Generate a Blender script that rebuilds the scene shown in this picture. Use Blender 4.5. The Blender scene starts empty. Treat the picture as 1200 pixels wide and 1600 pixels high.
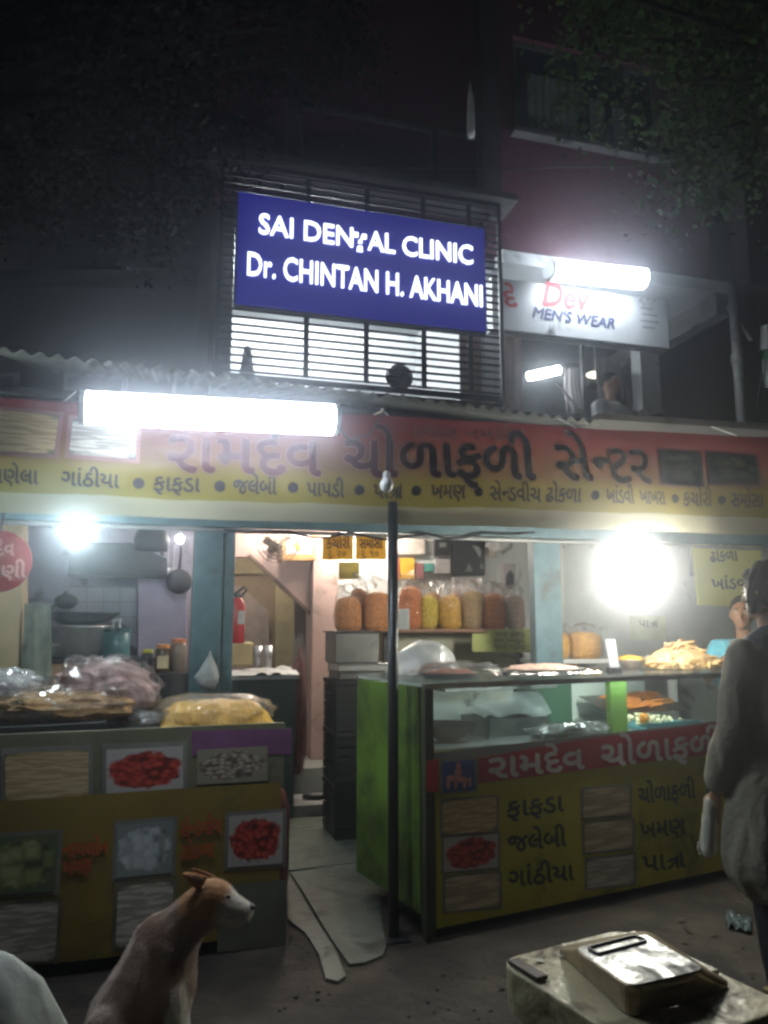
import bpy, bmesh, math, random
from mathutils import Vector, Matrix, noise as mn
random.seed(7)
R = math.radians
S = bpy.context.scene
COL = S.collection

# ---------------------------------------------------------------- camera, world, sun, exposure
PITCH = R(8.5)
FPX = 1200.0
CAMZ = 1.5
cam = bpy.data.cameras.new('camera')
cam.sensor_fit = 'VERTICAL'; cam.sensor_height = 24; cam.lens = 24 * FPX / 1600
cam.clip_start = 0.05; cam.clip_end = 400
camo = bpy.data.objects.new('camera', cam); COL.objects.link(camo)
camo.location = (0, 0, CAMZ); camo.rotation_euler = (R(90) + PITCH, 0, 0)
S.camera = camo
W = bpy.data.worlds.new('World'); S.world = W; W.use_nodes = True
wn = W.node_tree; bg = wn.nodes['Background']
sky = wn.nodes.new('ShaderNodeTexSky'); sky.sky_type = 'NISHITA'; sky.sun_disc = False
sky.sun_elevation = R(-4); sky.sun_rotation = R(200)
wn.links.new(sky.outputs[0], bg.inputs[0]); bg.inputs[1].default_value = 0.035
sun = bpy.data.lights.new('sun', 'SUN'); sun.energy = 0.012; sun.angle = R(10); sun.color = (1, .9, .8)
suno = bpy.data.objects.new('sun', sun); COL.objects.link(suno); suno.rotation_euler = (R(50), 0, R(-20))
S.view_settings.view_transform = 'Standard'; S.view_settings.look = 'None'
S.view_settings.exposure = 0; S.view_settings.gamma = 1
S.render.engine = 'CYCLES'
S.cycles.use_denoising = True
S.cycles.max_bounces = 6; S.cycles.diffuse_bounces = 3; S.cycles.glossy_bounces = 3
S.cycles.transmission_bounces = 4; S.cycles.transparent_max_bounces = 10; S.cycles.volume_bounces = 0
S.cycles.filter_width = 2.7
S.cycles.sample_clamp_indirect = 4
HAZE = 0.030
HAZE_G = 0.94
E_TUBE, E_TUBE2, E_BULB, E_KBULB, E_SHOP_FILL, E_CLINIC, E_DEV = 34, 26, 120, 330, 110, 400, 30

# ---------------------------------------------------------------- frames and pixel rays
class Frame:
    def __init__(s, x, y, deg):
        s.x, s.y, s.a = x, y, R(deg); s.c, s.s = math.cos(s.a), math.sin(s.a)
    def P(s, u, w, z): return Vector((s.x + u*s.c - w*s.s, s.y + u*s.s + w*s.c, z))
    def inv(s, p):
        dx, dy = p[0]-s.x, p[1]-s.y
        return (dx*s.c + dy*s.s, -dx*s.s + dy*s.c, p[2])
WF = Frame(0, 0, 0)
FA = Frame(0, 0, 16)          # the building
FR = Frame(.2, 3.95, 27)      # right counter
FL = Frame(-.5, 3.95, 20)     # left counter
def ray(px, py):
    a = (px-600)/FPX; b = (800-py)/FPX
    return Vector((a, math.cos(PITCH) - b*math.sin(PITCH), math.sin(PITCH) + b*math.cos(PITCH)))
def fp(fr, px, py, w):
    d = ray(px, py); o = Vector((0, 0, CAMZ))
    cu, cw, _ = fr.inv(o); dw = -d.x*fr.s + d.y*fr.c
    t = (w - cw)/dw; p = o + d*t
    u, _, z = fr.inv(p)
    return u, z
def atZ(px, py, z):
    d = ray(px, py); t = (z-CAMZ)/d.z
    return Vector((0, 0, CAMZ)) + d*t
def atY(px, py, Y):
    d = ray(px, py); return Vector((0, 0, CAMZ)) + d*(Y/d.y)

# ---------------------------------------------------------------- materials
def nt(m):
    m.use_nodes = True; return m.node_tree, m.node_tree.nodes, m.node_tree.links
def mat(name, col, rough=.6, metal=0, var=.25, scale=6, bump=.15, dirt=0, dirtcol=(.03, .028, .025), spec=.5, coat=0, sss=0, dscale=3):
    m = bpy.data.materials.new(name); t, n, l = nt(m)
    b = n['Principled BSDF']; b.inputs['Roughness'].default_value = rough; b.inputs['Metallic'].default_value = metal
    b.inputs['Specular IOR Level'].default_value = spec; b.inputs['Coat Weight'].default_value = coat
    tc = n.new('ShaderNodeTexCoord')
    nz = n.new('ShaderNodeTexNoise'); nz.inputs['Scale'].default_value = scale; nz.inputs['Detail'].default_value = 6
    l.new(tc.outputs['Object'], nz.inputs['Vector'])
    rp = n.new('ShaderNodeValToRGB')
    rp.color_ramp.elements[0].position = .3; rp.color_ramp.elements[1].position = .7
    rp.color_ramp.elements[0].color = tuple(c*(1-var) for c in col) + (1,)
    rp.color_ramp.elements[1].color = tuple(min(1, c*(1+var)) for c in col) + (1,)
    l.new(nz.outputs[0], rp.inputs[0]); out = rp.outputs[0]
    if dirt:
        n2 = n.new('ShaderNodeTexNoise'); n2.inputs['Scale'].default_value = dscale; n2.inputs['Detail'].default_value = 9
        n2.inputs['Roughness'].default_value = .7; n2.inputs['Distortion'].default_value = .6
        l.new(tc.outputs['Object'], n2.inputs['Vector'])
        mr = n.new('ShaderNodeMapRange'); mr.inputs[1].default_value = .62 - dirt*.25; mr.inputs[2].default_value = .72 - dirt*.1
        l.new(n2.outputs[0], mr.inputs[0])
        mx = n.new('ShaderNodeMix'); mx.data_type = 'RGBA'; mx.inputs[7].default_value = tuple(dirtcol) + (1,)
        l.new(mr.outputs[0], mx.inputs[0]); l.new(out, mx.inputs[6]); out = mx.outputs[2]
        r2 = n.new('ShaderNodeMapRange'); r2.inputs[3].default_value = rough; r2.inputs[4].default_value = max(rough, .75)
        l.new(mr.outputs[0], r2.inputs[0]); l.new(r2.outputs[0], b.inputs['Roughness'])
        if metal:
            r3 = n.new('ShaderNodeMapRange'); r3.inputs[3].default_value = metal; r3.inputs[4].default_value = 0
            l.new(mr.outputs[0], r3.inputs[0]); l.new(r3.outputs[0], b.inputs['Metallic'])
    l.new(out, b.inputs['Base Color'])
    if bump:
        n3 = n.new('ShaderNodeTexNoise'); n3.inputs['Scale'].default_value = scale*5; n3.inputs['Detail'].default_value = 4
        l.new(tc.outputs['Object'], n3.inputs['Vector'])
        bp = n.new('ShaderNodeBump'); bp.inputs['Strength'].default_value = bump; bp.inputs['Distance'].default_value = .02
        l.new(n3.outputs[0], bp.inputs['Height']); l.new(bp.outputs[0], b.inputs['Normal'])
    return m
def emis(name, col, st):
    m = bpy.data.materials.new(name); t, n, l = nt(m); b = n['Principled BSDF']
    b.inputs['Base Color'].default_value = (.8, .8, .8, 1)
    b.inputs['Emission Color'].default_value = tuple(col) + (1,); b.inputs['Emission Strength'].default_value = st
    return m
def film(name, tint=(1, 1, 1), opacity=.12, rough=.12, gl=.35, bump=.6, scale=14):
    """thin clear plastic or glass: mostly transparent, wrinkled highlights"""
    m = bpy.data.materials.new(name); t, n, l = nt(m)
    n.remove(n['Principled BSDF']); o = n['Material Output']
    tr = n.new('ShaderNodeBsdfTransparent'); tr.inputs[0].default_value = tuple(tint) + (1,)
    gs = n.new('ShaderNodeBsdfGlossy'); gs.inputs['Roughness'].default_value = rough
    df = n.new('ShaderNodeBsdfDiffuse'); df.inputs[0].default_value = (.75, .78, .78, 1)
    m1 = n.new('ShaderNodeMixShader'); m2 = n.new('ShaderNodeMixShader')
    m1.inputs[0].default_value = opacity; l.new(tr.outputs[0], m1.inputs[1]); l.new(df.outputs[0], m1.inputs[2])
    fr = n.new('ShaderNodeFresnel'); fr.inputs[0].default_value = 1.3
    ml = n.new('ShaderNodeMath'); ml.operation = 'MULTIPLY_ADD'; ml.inputs[1].default_value = gl*1.6; ml.inputs[2].default_value = gl*.22
    l.new(fr.outputs[0], ml.inputs[0]); l.new(ml.outputs[0], m2.inputs[0])
    l.new(m1.outputs[0], m2.inputs[1]); l.new(gs.outputs[0], m2.inputs[2]); l.new(m2.outputs[0], o.inputs[0])
    if bump:
        tc = n.new('ShaderNodeTexCoord'); nz = n.new('ShaderNodeTexNoise'); nz.inputs['Scale'].default_value = scale
        nz.inputs['Detail'].default_value = 3; nz.inputs['Distortion'].default_value = 1.5
        l.new(tc.outputs['Object'], nz.inputs['Vector'])
        bp = n.new('ShaderNodeBump'); bp.inputs['Strength'].default_value = bump; bp.inputs['Distance'].default_value = .05
        l.new(nz.outputs[0], bp.inputs['Height']); l.new(bp.outputs[0], gs.inputs['Normal']); l.new(bp.outputs[0], fr.inputs['Normal'])
    return m
def printmat(name, bgc, fg, fg2, mode='pile', scale=9, rough=.35, seed=0):
    """flat printed food picture in the panel's own 0..1 coordinates"""
    m = bpy.data.materials.new(name); t, n, l = nt(m); b = n['Principled BSDF']; b.inputs['Roughness'].default_value = rough
    tc = n.new('ShaderNodeTexCoord'); mp = n.new('ShaderNodeMapping'); mp.inputs['Location'].default_value = (seed*3.1, 0, seed*1.7)
    l.new(tc.outputs['Generated'], mp.inputs[0])
    if mode == 'sticks':
        mp.inputs['Rotation'].default_value = (0, R(38+seed*9), 0); mp.inputs['Scale'].default_value = (.28, 0, 1.7)
        tex = n.new('ShaderNodeTexNoise'); tex.inputs['Scale'].default_value = scale*.75; tex.inputs['Detail'].default_value = 2; tex.inputs['Distortion'].default_value = .35
    elif mode == 'cubes':
        tex = n.new('ShaderNodeTexVoronoi'); tex.distance = 'CHEBYCHEV'; tex.inputs['Scale'].default_value = scale*.55
        mp.inputs['Scale'].default_value = (1, 0, 1)
    else:
        tex = n.new('ShaderNodeTexVoronoi'); tex.inputs['Scale'].default_value = scale; mp.inputs['Scale'].default_value = (1, 0, 1)
    l.new(mp.outputs[0], tex.inputs['Vector'])
    rp = n.new('ShaderNodeValToRGB'); e = rp.color_ramp.elements
    e[0].color = tuple(fg2) + (1,); e[0].position = .05; e[1].position = .75; e[1].color = tuple(c*.25 for c in fg) + (1,)
    x = e.new(.4); x.color = tuple(fg) + (1,)
    if mode == 'sticks':
        e[0].position = .36; e[0].color, e[1].color = e[1].color[:], tuple(fg2) + (1,)
        e[1].position = .47; e[2].position = .56; e[1].color = tuple(fg) + (1,); e[2].color = tuple(fg2) + (1,)
        l.new(tex.outputs[0], rp.inputs[0])
    else: l.new(tex.outputs['Distance'], rp.inputs[0])
    # round pile mask
    sub = n.new('ShaderNodeVectorMath'); sub.operation = 'SUBTRACT'; sub.inputs[1].default_value = (.5, 0, .5)
    msc = n.new('ShaderNodeVectorMath'); msc.operation = 'MULTIPLY'; msc.inputs[1].default_value = (1, 0, 1.15)
    ln = n.new('ShaderNodeVectorMath'); ln.operation = 'LENGTH'
    l.new(tc.outputs['Generated'], sub.inputs[0]); l.new(sub.outputs[0], msc.inputs[0]); l.new(msc.outputs[0], ln.inputs[0])
    nz = n.new('ShaderNodeTexNoise'); nz.inputs['Scale'].default_value = 7; l.new(tc.outputs['Generated'], nz.inputs['Vector'])
    ad = n.new('ShaderNodeMath'); ad.operation = 'MULTIPLY_ADD'; ad.inputs[1].default_value = .25
    l.new(nz.outputs[0], ad.inputs[0]); l.new(ln.outputs['Value'], ad.inputs[2])
    mr = n.new('ShaderNodeMapRange'); mr.inputs[1].default_value = .56 if mode != 'sticks' else .74; mr.inputs[2].default_value = .62 if mode != 'sticks' else .86
    l.new(ad.outputs[0], mr.inputs[0])
    mx = n.new('ShaderNodeMix'); mx.data_type = 'RGBA'; mx.inputs[7].default_value = tuple(bgc) + (1,)
    l.new(mr.outputs[0], mx.inputs[0]); l.new(rp.outputs[0], mx.inputs[6]); l.new(mx.outputs[2], b.inputs['Base Color'])
    return m
def translucent(m, f, col):
    t, n, l = nt(m); b = n['Principled BSDF']; tl = n.new('ShaderNodeBsdfTranslucent'); tl.inputs[0].default_value = tuple(col) + (1,)
    ms = n.new('ShaderNodeMixShader'); ms.inputs[0].default_value = f
    l.new(b.outputs[0], ms.inputs[1]); l.new(tl.outputs[0], ms.inputs[2]); l.new(ms.outputs[0], n['Material Output'].inputs[0]); return m
M = {}
def m_(k, *a, **kw):
    if k not in M: M[k] = mat(k, *a, **kw)
    return M[k]

# ---------------------------------------------------------------- mesh building
class MB:
    def __init__(s, fr=None): s.v, s.f, s.fr = [], [], fr
    def p(s, x, y, z):
        s.v.append(s.fr.P(x, y, z) if s.fr else Vector((x, y, z))); return len(s.v)-1
    def bx(s, x0, x1, y0, y1, z0, z1):
        i = [s.p(x, y, z) for z in (z0, z1) for y in (y0, y1) for x in (x0, x1)]
        for q in ((0, 2, 3, 1), (4, 5, 7, 6), (0, 1, 5, 4), (2, 6, 7, 3), (0, 4, 6, 2), (1, 3, 7, 5)): s.f.append([i[k] for k in q])
        return s
    def poly(s, pts): s.f.append([s.p(*q) for q in pts]); return s
    def prism(s, pts, y0, y1):          # pts in (x, z), counter-clockwise seen from -y
        a = [s.p(x, y0, z) for x, z in pts]; b = [s.p(x, y1, z) for x, z in pts]; n = len(pts)
        s.f.append(a); s.f.append(b[::-1])
        for k in range(n): s.f.append([a[k], b[k], b[(k+1) % n], a[(k+1) % n]])
        return s
    def tube(s, pts, r, n=8, cap=True):
        pts = [Vector(q) for q in pts]; rr = r if isinstance(r, (list, tuple)) else [r]*len(pts)
        rings = []
        for k, q in enumerate(pts):
            d = (pts[min(k+1, len(pts)-1)] - pts[max(k-1, 0)]).normalized()
            a = d.cross(Vector((0, 0, 1)) if abs(d.z) < .9 else Vector((0, 1, 0))).normalized(); b = d.cross(a)
            rings.append([s.p(*(q + (a*math.cos(2*math.pi*j/n) + b*math.sin(2*math.pi*j/n))*rr[k])) for j in range(n)])
        for k in range(len(rings)-1):
            for j in range(n): s.f.append([rings[k][j], rings[k+1][j], rings[k+1][(j+1) % n], rings[k][(j+1) % n]])
        if cap: s.f.append(rings[0][:]); s.f.append(rings[-1][::-1])
        return s
    def lathe(s, cx, cy, prof, n=20, sx=1, sy=1, fn=None):
        rings = []
        for r, z in prof:
            ring = []
            for j in range(n):
                a = 2*math.pi*j/n; k = fn(a, z) if fn else 1
                ring.append(s.p(cx + r*k*sx*math.cos(a), cy + r*k*sy*math.sin(a), z))
            rings.append(ring)
        for k in range(len(rings)-1):
            for j in range(n): s.f.append([rings[k][j], rings[k][(j+1) % n], rings[k+1][(j+1) % n], rings[k+1][j]])
        s.f.append(rings[0][::-1]); s.f.append(rings[-1][:])
        return s
    def grid(s, fn, nu, nv):
        g = [[s.p(*fn(i/nu, j/nv)) for i in range(nu+1)] for j in range(nv+1)]
        for j in range(nv):
            for i in range(nu): s.f.append([g[j][i], g[j][i+1], g[j+1][i+1], g[j+1][i]])
        return s
    def ell(s, c, r, nu=12, nv=8, amp=0, fq=3, seed=0, flat=None):
        rings = []
        for j in range(1, nv):
            t = math.pi*j/nv; ring = []
            for i in range(nu):
                a = 2*math.pi*i/nu; d = Vector((math.sin(t)*math.cos(a), math.sin(t)*math.sin(a), math.cos(t)))
                k = 1 + (amp*mn.noise(d*fq + Vector((seed*7.3, seed, 0))) if amp else 0)
                z = c[2] + r[2]*d.z*k
                if flat is not None: z = max(z, flat)
                ring.append(s.p(c[0]+r[0]*d.x*k, c[1]+r[1]*d.y*k, z))
            rings.append(ring)
        top = s.p(c[0], c[1], c[2]+r[2]); bot = s.p(c[0], c[1], max(c[2]-r[2], flat if flat is not None else -9))
        for k in range(len(rings)-1):
            for j in range(nu): s.f.append([rings[k][j], rings[k+1][j], rings[k+1][(j+1) % nu], rings[k][(j+1) % nu]])
        for j in range(nu):
            s.f.append([top, rings[0][j], rings[0][(j+1) % nu]]); s.f.append([bot, rings[-1][(j+1) % nu], rings[-1][j]])
        return s
def tagp(o, label=None, cat=None, group=None, kind=None):
    for k, v in (('label', label), ('category', cat), ('group', group), ('kind', kind)):
        if v: o[k] = v
    return o
def thing(name, label, cat, at=(0, 0, 0), fr=WF, rot=0, group=None):
    o = bpy.data.objects.new(name, None); COL.objects.link(o); o.empty_display_size = .1
    o.location = fr.P(*at); o.rotation_euler = (0, 0, fr.a + rot)
    return tagp(o, label, cat, group)
def wmat(o):
    m = Matrix.Translation(o.location) @ o.rotation_euler.to_matrix().to_4x4()
    return (wmat(o.parent) @ m) if o.parent else m
def part(name, mb, ma, parent=None, smooth=False, bevel=0, solid=0):
    me = bpy.data.meshes.new(name); vs = mb.v
    if parent is not None and mb.fr is not None:
        iv = wmat(parent).inverted(); vs = [iv @ q for q in vs]
    me.from_pydata([tuple(q) for q in vs], [], mb.f)
    bm = bmesh.new(); bm.from_mesh(me); bmesh.ops.recalc_face_normals(bm, faces=bm.faces); bm.to_mesh(me); bm.free()
    me.materials.append(ma)
    if smooth: me.shade_smooth()
    o = bpy.data.objects.new(name, me); COL.objects.link(o)
    if parent is not None: o.parent = parent
    if bevel:
        bv = o.modifiers.new('bevel', 'BEVEL'); bv.width = bevel; bv.segments = 2; bv.limit_method = 'ANGLE'
    if solid:
        sd = o.modifiers.new('solid', 'SOLIDIFY'); sd.thickness = solid
    return o
def solo(name, mb, ma, label, cat, at=(0, 0, 0), fr=WF, group=None, rot=0, **kw):
    """a thing that is one mesh; its origin at the base"""
    e = fr.P(*at); a = fr.a + rot
    iv = (Matrix.Translation(e) @ Matrix.Rotation(a, 4, 'Z'))
    if mb.fr is not None:
        inv = iv.inverted(); mb.v = [inv @ q for q in mb.v]; mb.fr = None
    o = part(name, mb, ma, None, **kw); o.location = e; o.rotation_euler = (0, 0, a)
    return tagp(o, label, cat, group)
def copy_tree(o, parent=None):
    c = o.copy(); COL.objects.link(c); c.parent = parent
    for ch in list(o.children): copy_tree(ch, c)
    return c
def pxpoly(fr, pts, w): return [fp(fr, x, y, w) for x, y in pts]
def pxprism(fr, pts, w, depth):
    q = pxpoly(fr, pts, w); return MB(fr).prism(q, w, w+depth)
def pxrect(fr, x0, y0, x1, y1, w, depth):
    """rectangle true in u,z: sized by the mean of its pixel corners"""
    (a, b), (c, d) = fp(fr, x0, (y0+y1)/2, w), fp(fr, x1, (y0+y1)/2, w)
    zt = fp(fr, (x0+x1)/2, y0, w)[1]; zb = fp(fr, (x0+x1)/2, y1, w)[1]
    return MB(fr).bx(min(a, c), max(a, c), w, w+depth, zb, zt)
def ucent(fr, px, py, w): u, z = fp(fr, px, py, w); return (u, w, z)

# ---------------------------------------------------------------- lettering
def raw_text(s, bold=0):
    c = bpy.data.curves.new('t', 'FONT'); c.body = s; c.resolution_u = 3; c.offset = bold
    o = bpy.data.objects.new('t', c); COL.objects.link(o)
    dg = bpy.context.evaluated_depsgraph_get(); dg.update(); me = o.evaluated_get(dg).to_mesh()
    vs = [(v.co.x, v.co.y) for v in me.vertices]; fs = [list(p.vertices) for p in me.polygons]
    o.evaluated_get(dg).to_mesh_clear(); bpy.data.objects.remove(o); bpy.data.curves.remove(c)
    return vs, fs
def clip_right(vs, fs, frac):
    bm = bmesh.new(); bv = [bm.verts.new((x, y, 0)) for x, y in vs]
    for f in fs:
        try: bm.faces.new([bv[i] for i in f])
        except ValueError: pass
    x0 = min(v[0] for v in vs); x1 = max(v[0] for v in vs)
    bmesh.ops.bisect_plane(bm, geom=bm.verts[:]+bm.edges[:]+bm.faces[:], plane_co=(x0+(x1-x0)*frac, 0, 0), plane_no=(1, 0, 0), clear_outer=True)
    bm.verts.ensure_lookup_table(); bm.verts.index_update()
    o = [(v.co.x, v.co.y) for v in bm.verts], [[v.index for v in f.verts] for f in bm.faces]; bm.free(); return o
def layout(s, bold=0):
    """'~' after a letter = its half form, '#' = the tra ligature"""
    V, F, x = [], [], 0.0
    toks, cur = [], ''
    for ch in s:
        if ch == '~': toks.append(('t', cur[:-1])); toks.append(('h', cur[-1])); cur = ''
        elif ch == '#': toks.append(('t', cur)); toks.append(('tra', '')); cur = ''
        else: cur += ch
    toks.append(('t', cur))
    for k, tx in toks:
        if k == 'tra':
            b = len(V)
            for q in ([(.33, 0), (.41, 0), (.41, .5), (.33, .5)], [(0, .28), (.04, .35), (.33, .42), (.33, .34)], [(.02, .02), (.07, -.02), (.33, .26), (.33, .36)]):
                b = len(V); V += [(x+.02+a, c) for a, c in q]; F.append([b, b+1, b+2, b+3])
            x += .50; continue
        if not tx.strip():
            x += .28*len(tx); continue
        lead = len(tx) - len(tx.lstrip()); x += .28*lead; trail = len(tx) - len(tx.rstrip())
        vs, fs = raw_text(tx.strip(), bold)
        if not vs: continue
        if k == 'h': vs, fs = clip_right(vs, fs, .70)
        x0 = min(v[0] for v in vs); x1 = max(v[0] for v in vs); b = len(V)
        V += [(v[0]-x0+x, v[1]) for v in vs]; F += [[i+b for i in f] for f in fs]
        x += x1-x0 + (.0 if k == 'h' else .05) + .28*trail
    return V, F
def cut_strips(V, F, step):
    bm = bmesh.new(); bv = [bm.verts.new((x, y, 0)) for x, y in V]
    for f in F:
        try: bm.faces.new([bv[i] for i in f])
        except ValueError: pass
    x0 = min(v[0] for v in V); x1 = max(v[0] for v in V); k = x0+step
    while k < x1:
        bmesh.ops.bisect_plane(bm, geom=bm.verts[:]+bm.edges[:]+bm.faces[:], plane_co=(k, 0, 0), plane_no=(1, 0, 0)); k += step
    bm.verts.ensure_lookup_table(); bm.verts.index_update()
    o = [(v.co.x, v.co.y) for v in bm.verts], [[v.index for v in f.verts] for f in bm.faces]; bm.free(); return o
def text(name, s, pl, pr, hpx, fr, w, ma, parent, bold=0, shear=0, fat=0, disp=None, lift=.004, strips=0, thick=0, hcap=None, bottom=0):
    """write s from photo point pl to pr (baseline ends), hpx high, on plane w of frame fr"""
    V, F = layout(s, bold)
    if strips: V, F = cut_strips(V, F, strips)
    u0, z0 = fp(fr, pl[0], pl[1], w); u1, z1 = fp(fr, pr[0], pr[1], w); zt = fp(fr, pl[0], pl[1]-hpx, w)[1]
    x0 = min(v[0] for v in V); x1 = max(v[0] for v in V); H = hcap or .5
    mb = MB(fr)
    reps = [(0, 0)] if not fat else [(-fat, 0), (fat, 0), (0, fat), (0, -fat)]
    for r, (dx, dy) in enumerate(reps):
        b = len(mb.v)
        for x, y in V:
            t = (x-x0)/(x1-x0); u = u0+(u1-u0)*t + dx + shear*y*(zt-z0)/H; z = z0+(z1-z0)*t + (y/H)*(zt-z0) + dy
            ww = w + (disp(u, z) if disp else 0) - lift - r*.0006
            mb.p(u, ww, z)
        mb.f += [[i+b for i in f] for f in F]
    o = part(name, mb, ma, parent)
    if thick:
        sd = o.modifiers.new('solid', 'SOLIDIFY'); sd.thickness = thick; sd.offset = 0
    return o

# ---------------------------------------------------------------- figure building (one continuous surface)
def cap_prim(bm, p0, r0, p1, r1, n=10):
    p0, p1 = Vector(p0), Vector(p1); d = p1-p0; L = max(d.length, 1e-5)
    q = Vector((0, 0, 1)).rotation_difference(d.normalized()) if d.length > 1e-5 else Matrix.Identity(3).to_quaternion()
    rings = []
    prof = [(r0*math.cos(a), -r0*math.sin(a)) for a in (1.45, .9, .4)] + [(r0, 0), (r1, L)] + [(r1*math.cos(a), L + r1*math.sin(a)) for a in (.4, .9, 1.45)]
    for r, z in prof:
        rings.append([bm.verts.new(p0 + q @ Vector((r*math.cos(2*math.pi*j/n), r*math.sin(2*math.pi*j/n), z))) for j in range(n)])
    for k in range(len(rings)-1):
        for j in range(n): bm.faces.new([rings[k][j], rings[k][(j+1) % n], rings[k+1][(j+1) % n], rings[k+1][j]])
    bm.faces.new(rings[0][::-1]); bm.faces.new(rings[-1])
def ell_prim(bm, c, r, rot=(0, 0, 0)):
    from mathutils import Euler
    m = Matrix.Translation(c) @ Euler(rot).to_matrix().to_4x4() @ Matrix.Diagonal((r[0], r[1], r[2], 1))
    bmesh.ops.create_uvsphere(bm, u_segments=16, v_segments=10, radius=1, matrix=m)
def sculpt(name, prims, ma, parent, voxel=.012, smooth=5, colfn=None, rough=0, rfreq=(20, 20, 6)):
    bm = bmesh.new()
    for q in prims:
        if q[0] == 'e': ell_prim(bm, *q[1:])
        else: cap_prim(bm, *q[1:])
    me = bpy.data.meshes.new('tmp'); bm.to_mesh(me); bm.free()
    o = bpy.data.objects.new('tmp', me); COL.objects.link(o)
    r = o.modifiers.new('r', 'REMESH'); r.mode = 'VOXEL'; r.voxel_size = voxel
    s = o.modifiers.new('s', 'SMOOTH'); s.iterations = smooth; s.factor = .5
    dg = bpy.context.evaluated_depsgraph_get(); dg.update()
    nm = bpy.data.meshes.new_from_object(o.evaluated_get(dg)); bpy.data.objects.remove(o)
    nm.name = name; nm.materials.clear(); nm.materials.append(ma); nm.shade_smooth()
    if rough:
        for v in nm.vertices:
            c = v.co; v.co = c + v.normal*rough*(mn.noise(Vector((c.x*rfreq[0], c.y*rfreq[1], c.z*rfreq[2]))) + .5*mn.noise(Vector((c.x*rfreq[0]*2.3, c.y*rfreq[1]*2.3, c.z*rfreq[2]*2.1+5))))
    if colfn:
        at = nm.color_attributes.new('coat', 'FLOAT_COLOR', 'POINT')
        for i, v in enumerate(nm.vertices): at.data[i].color = tuple(colfn(v.co)) + (1,)
    ob = bpy.data.objects.new(name, nm); COL.objects.link(ob); ob.parent = parent
    return ob

# ================================================================ LARGE STRUCTURE
wallpink = mat('pink plaster', (.52, .37, .34), .75, var=.08, scale=3, dirt=.25, dirtcol=(.2, .14, .11))
walllav = mat('lavender plaster', (.40, .37, .46), .7, var=.1, scale=3, dirt=.3, dirtcol=(.13, .12, .14))
wallcream = mat('cream plaster', (.55, .42, .27), .75, var=.08, dirt=.1)
teal = mat('teal painted steel', (.085, .155, .18), .5, var=.2, scale=10, dirt=.3, dirtcol=(.06, .05, .04))
maroonwall = mat('maroon plaster', (.11, .03, .052), .85, var=.2, scale=2, dirt=.25, dirtcol=(.05, .035, .035), bump=.4)
darkwall = mat('sooty plaster', (.05, .04, .045), .85, var=.25, scale=2, dirt=.3, bump=.4)
slabm = mat('stained concrete', (.10, .095, .095), .85, var=.2, dirt=.4)
white = mat('white paint', (.68, .69, .68), .5, var=.05, dirt=.08, dirtcol=(.3, .3, .28))
whitewall = mat('white distemper', (.7, .72, .72), .8, var=.05, dirt=.1, dirtcol=(.35, .35, .33))
blackm = mat('black metal', (.018, .018, .022), .45, var=.2)
steel = mat('stainless steel', (.6, .6, .6), .33, .85, var=.12, scale=12, bump=.05)
dullsteel = mat('dull steel', (.26, .26, .25), .4, 1, var=.25, scale=5, bump=.1, dirt=.3)
greymet = mat('grey metal', (.3, .31, .31), .5, .4, var=.2, dirt=.3)

# ground
g = MB(); g.grid(lambda a, b: (-60+120*a, -40+120*b, 0), 1, 1)
gm = mat('asphalt ground', (.055, .043, .032), .8, var=.6, scale=2.6, bump=1.2, dirt=.7, dirtcol=(.014, .012, .010), dscale=2.2)
tagp(part('ground', g, gm), kind='structure')
# paved passage between the counters
flm = mat('worn kota stone', (.12, .145, .12), .4, var=.35, scale=4, bump=.25, dirt=.5, dirtcol=(.05, .048, .038), dscale=4)
fl = tagp(bpy.data.objects.new('pavement', None), kind='structure'); COL.objects.link(fl)
def gslab(pts, z=.014):
    q = [atZ(x, y, z) for x, y in pts]; mb = MB()
    a = [mb.p(p.x, p.y, z) for p in q]; b = [mb.p(p.x, p.y, -.02) for p in q]; n = len(q)
    mb.f.append(a); mb.f += [[a[k], a[(k+1) % n], b[(k+1) % n], b[k]] for k in range(n)]
    part('stone_slab', mb, flm, fl, bevel=.003)
gslab([(449, 1362), (470, 1395), (500, 1445), (523, 1480), (541, 1524), (528, 1533), (508, 1528), (498, 1490), (476, 1456), (449, 1436)])
gslab([(453, 1362), (592, 1345), (594, 1420), (604, 1478), (598, 1492), (570, 1503), (546, 1506), (527, 1480), (503, 1443), (474, 1394)])
gslab([(440, 1300), (600, 1282), (600, 1342), (453, 1359), (430, 1340)])
gslab([(430, 1258), (600, 1242), (600, 1279), (440, 1297)])
# raised shop floor
u0, u1 = -3.6, 6.2
def sfloor(name, a, b, c, d, z0, z1, ma, par):
    return part(name, MB(FA).bx(a, b, c, d, z0, z1), ma, par)
sb = thing('shop_building', 'two storey street shop building open at the bottom behind the food counters', 'building', (0, 5.77, 0), FA)
tile = mat('grey floor tile', (.2, .21, .2), .4, var=.2, dirt=.3)
sfloor('floor_slab', u0, u1, 6.75, 9.6, -.02, .3, tile, sb)
sfloor('step', u0, u1, 5.0, 6.75, -.02, .009, tile, sb)
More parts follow.
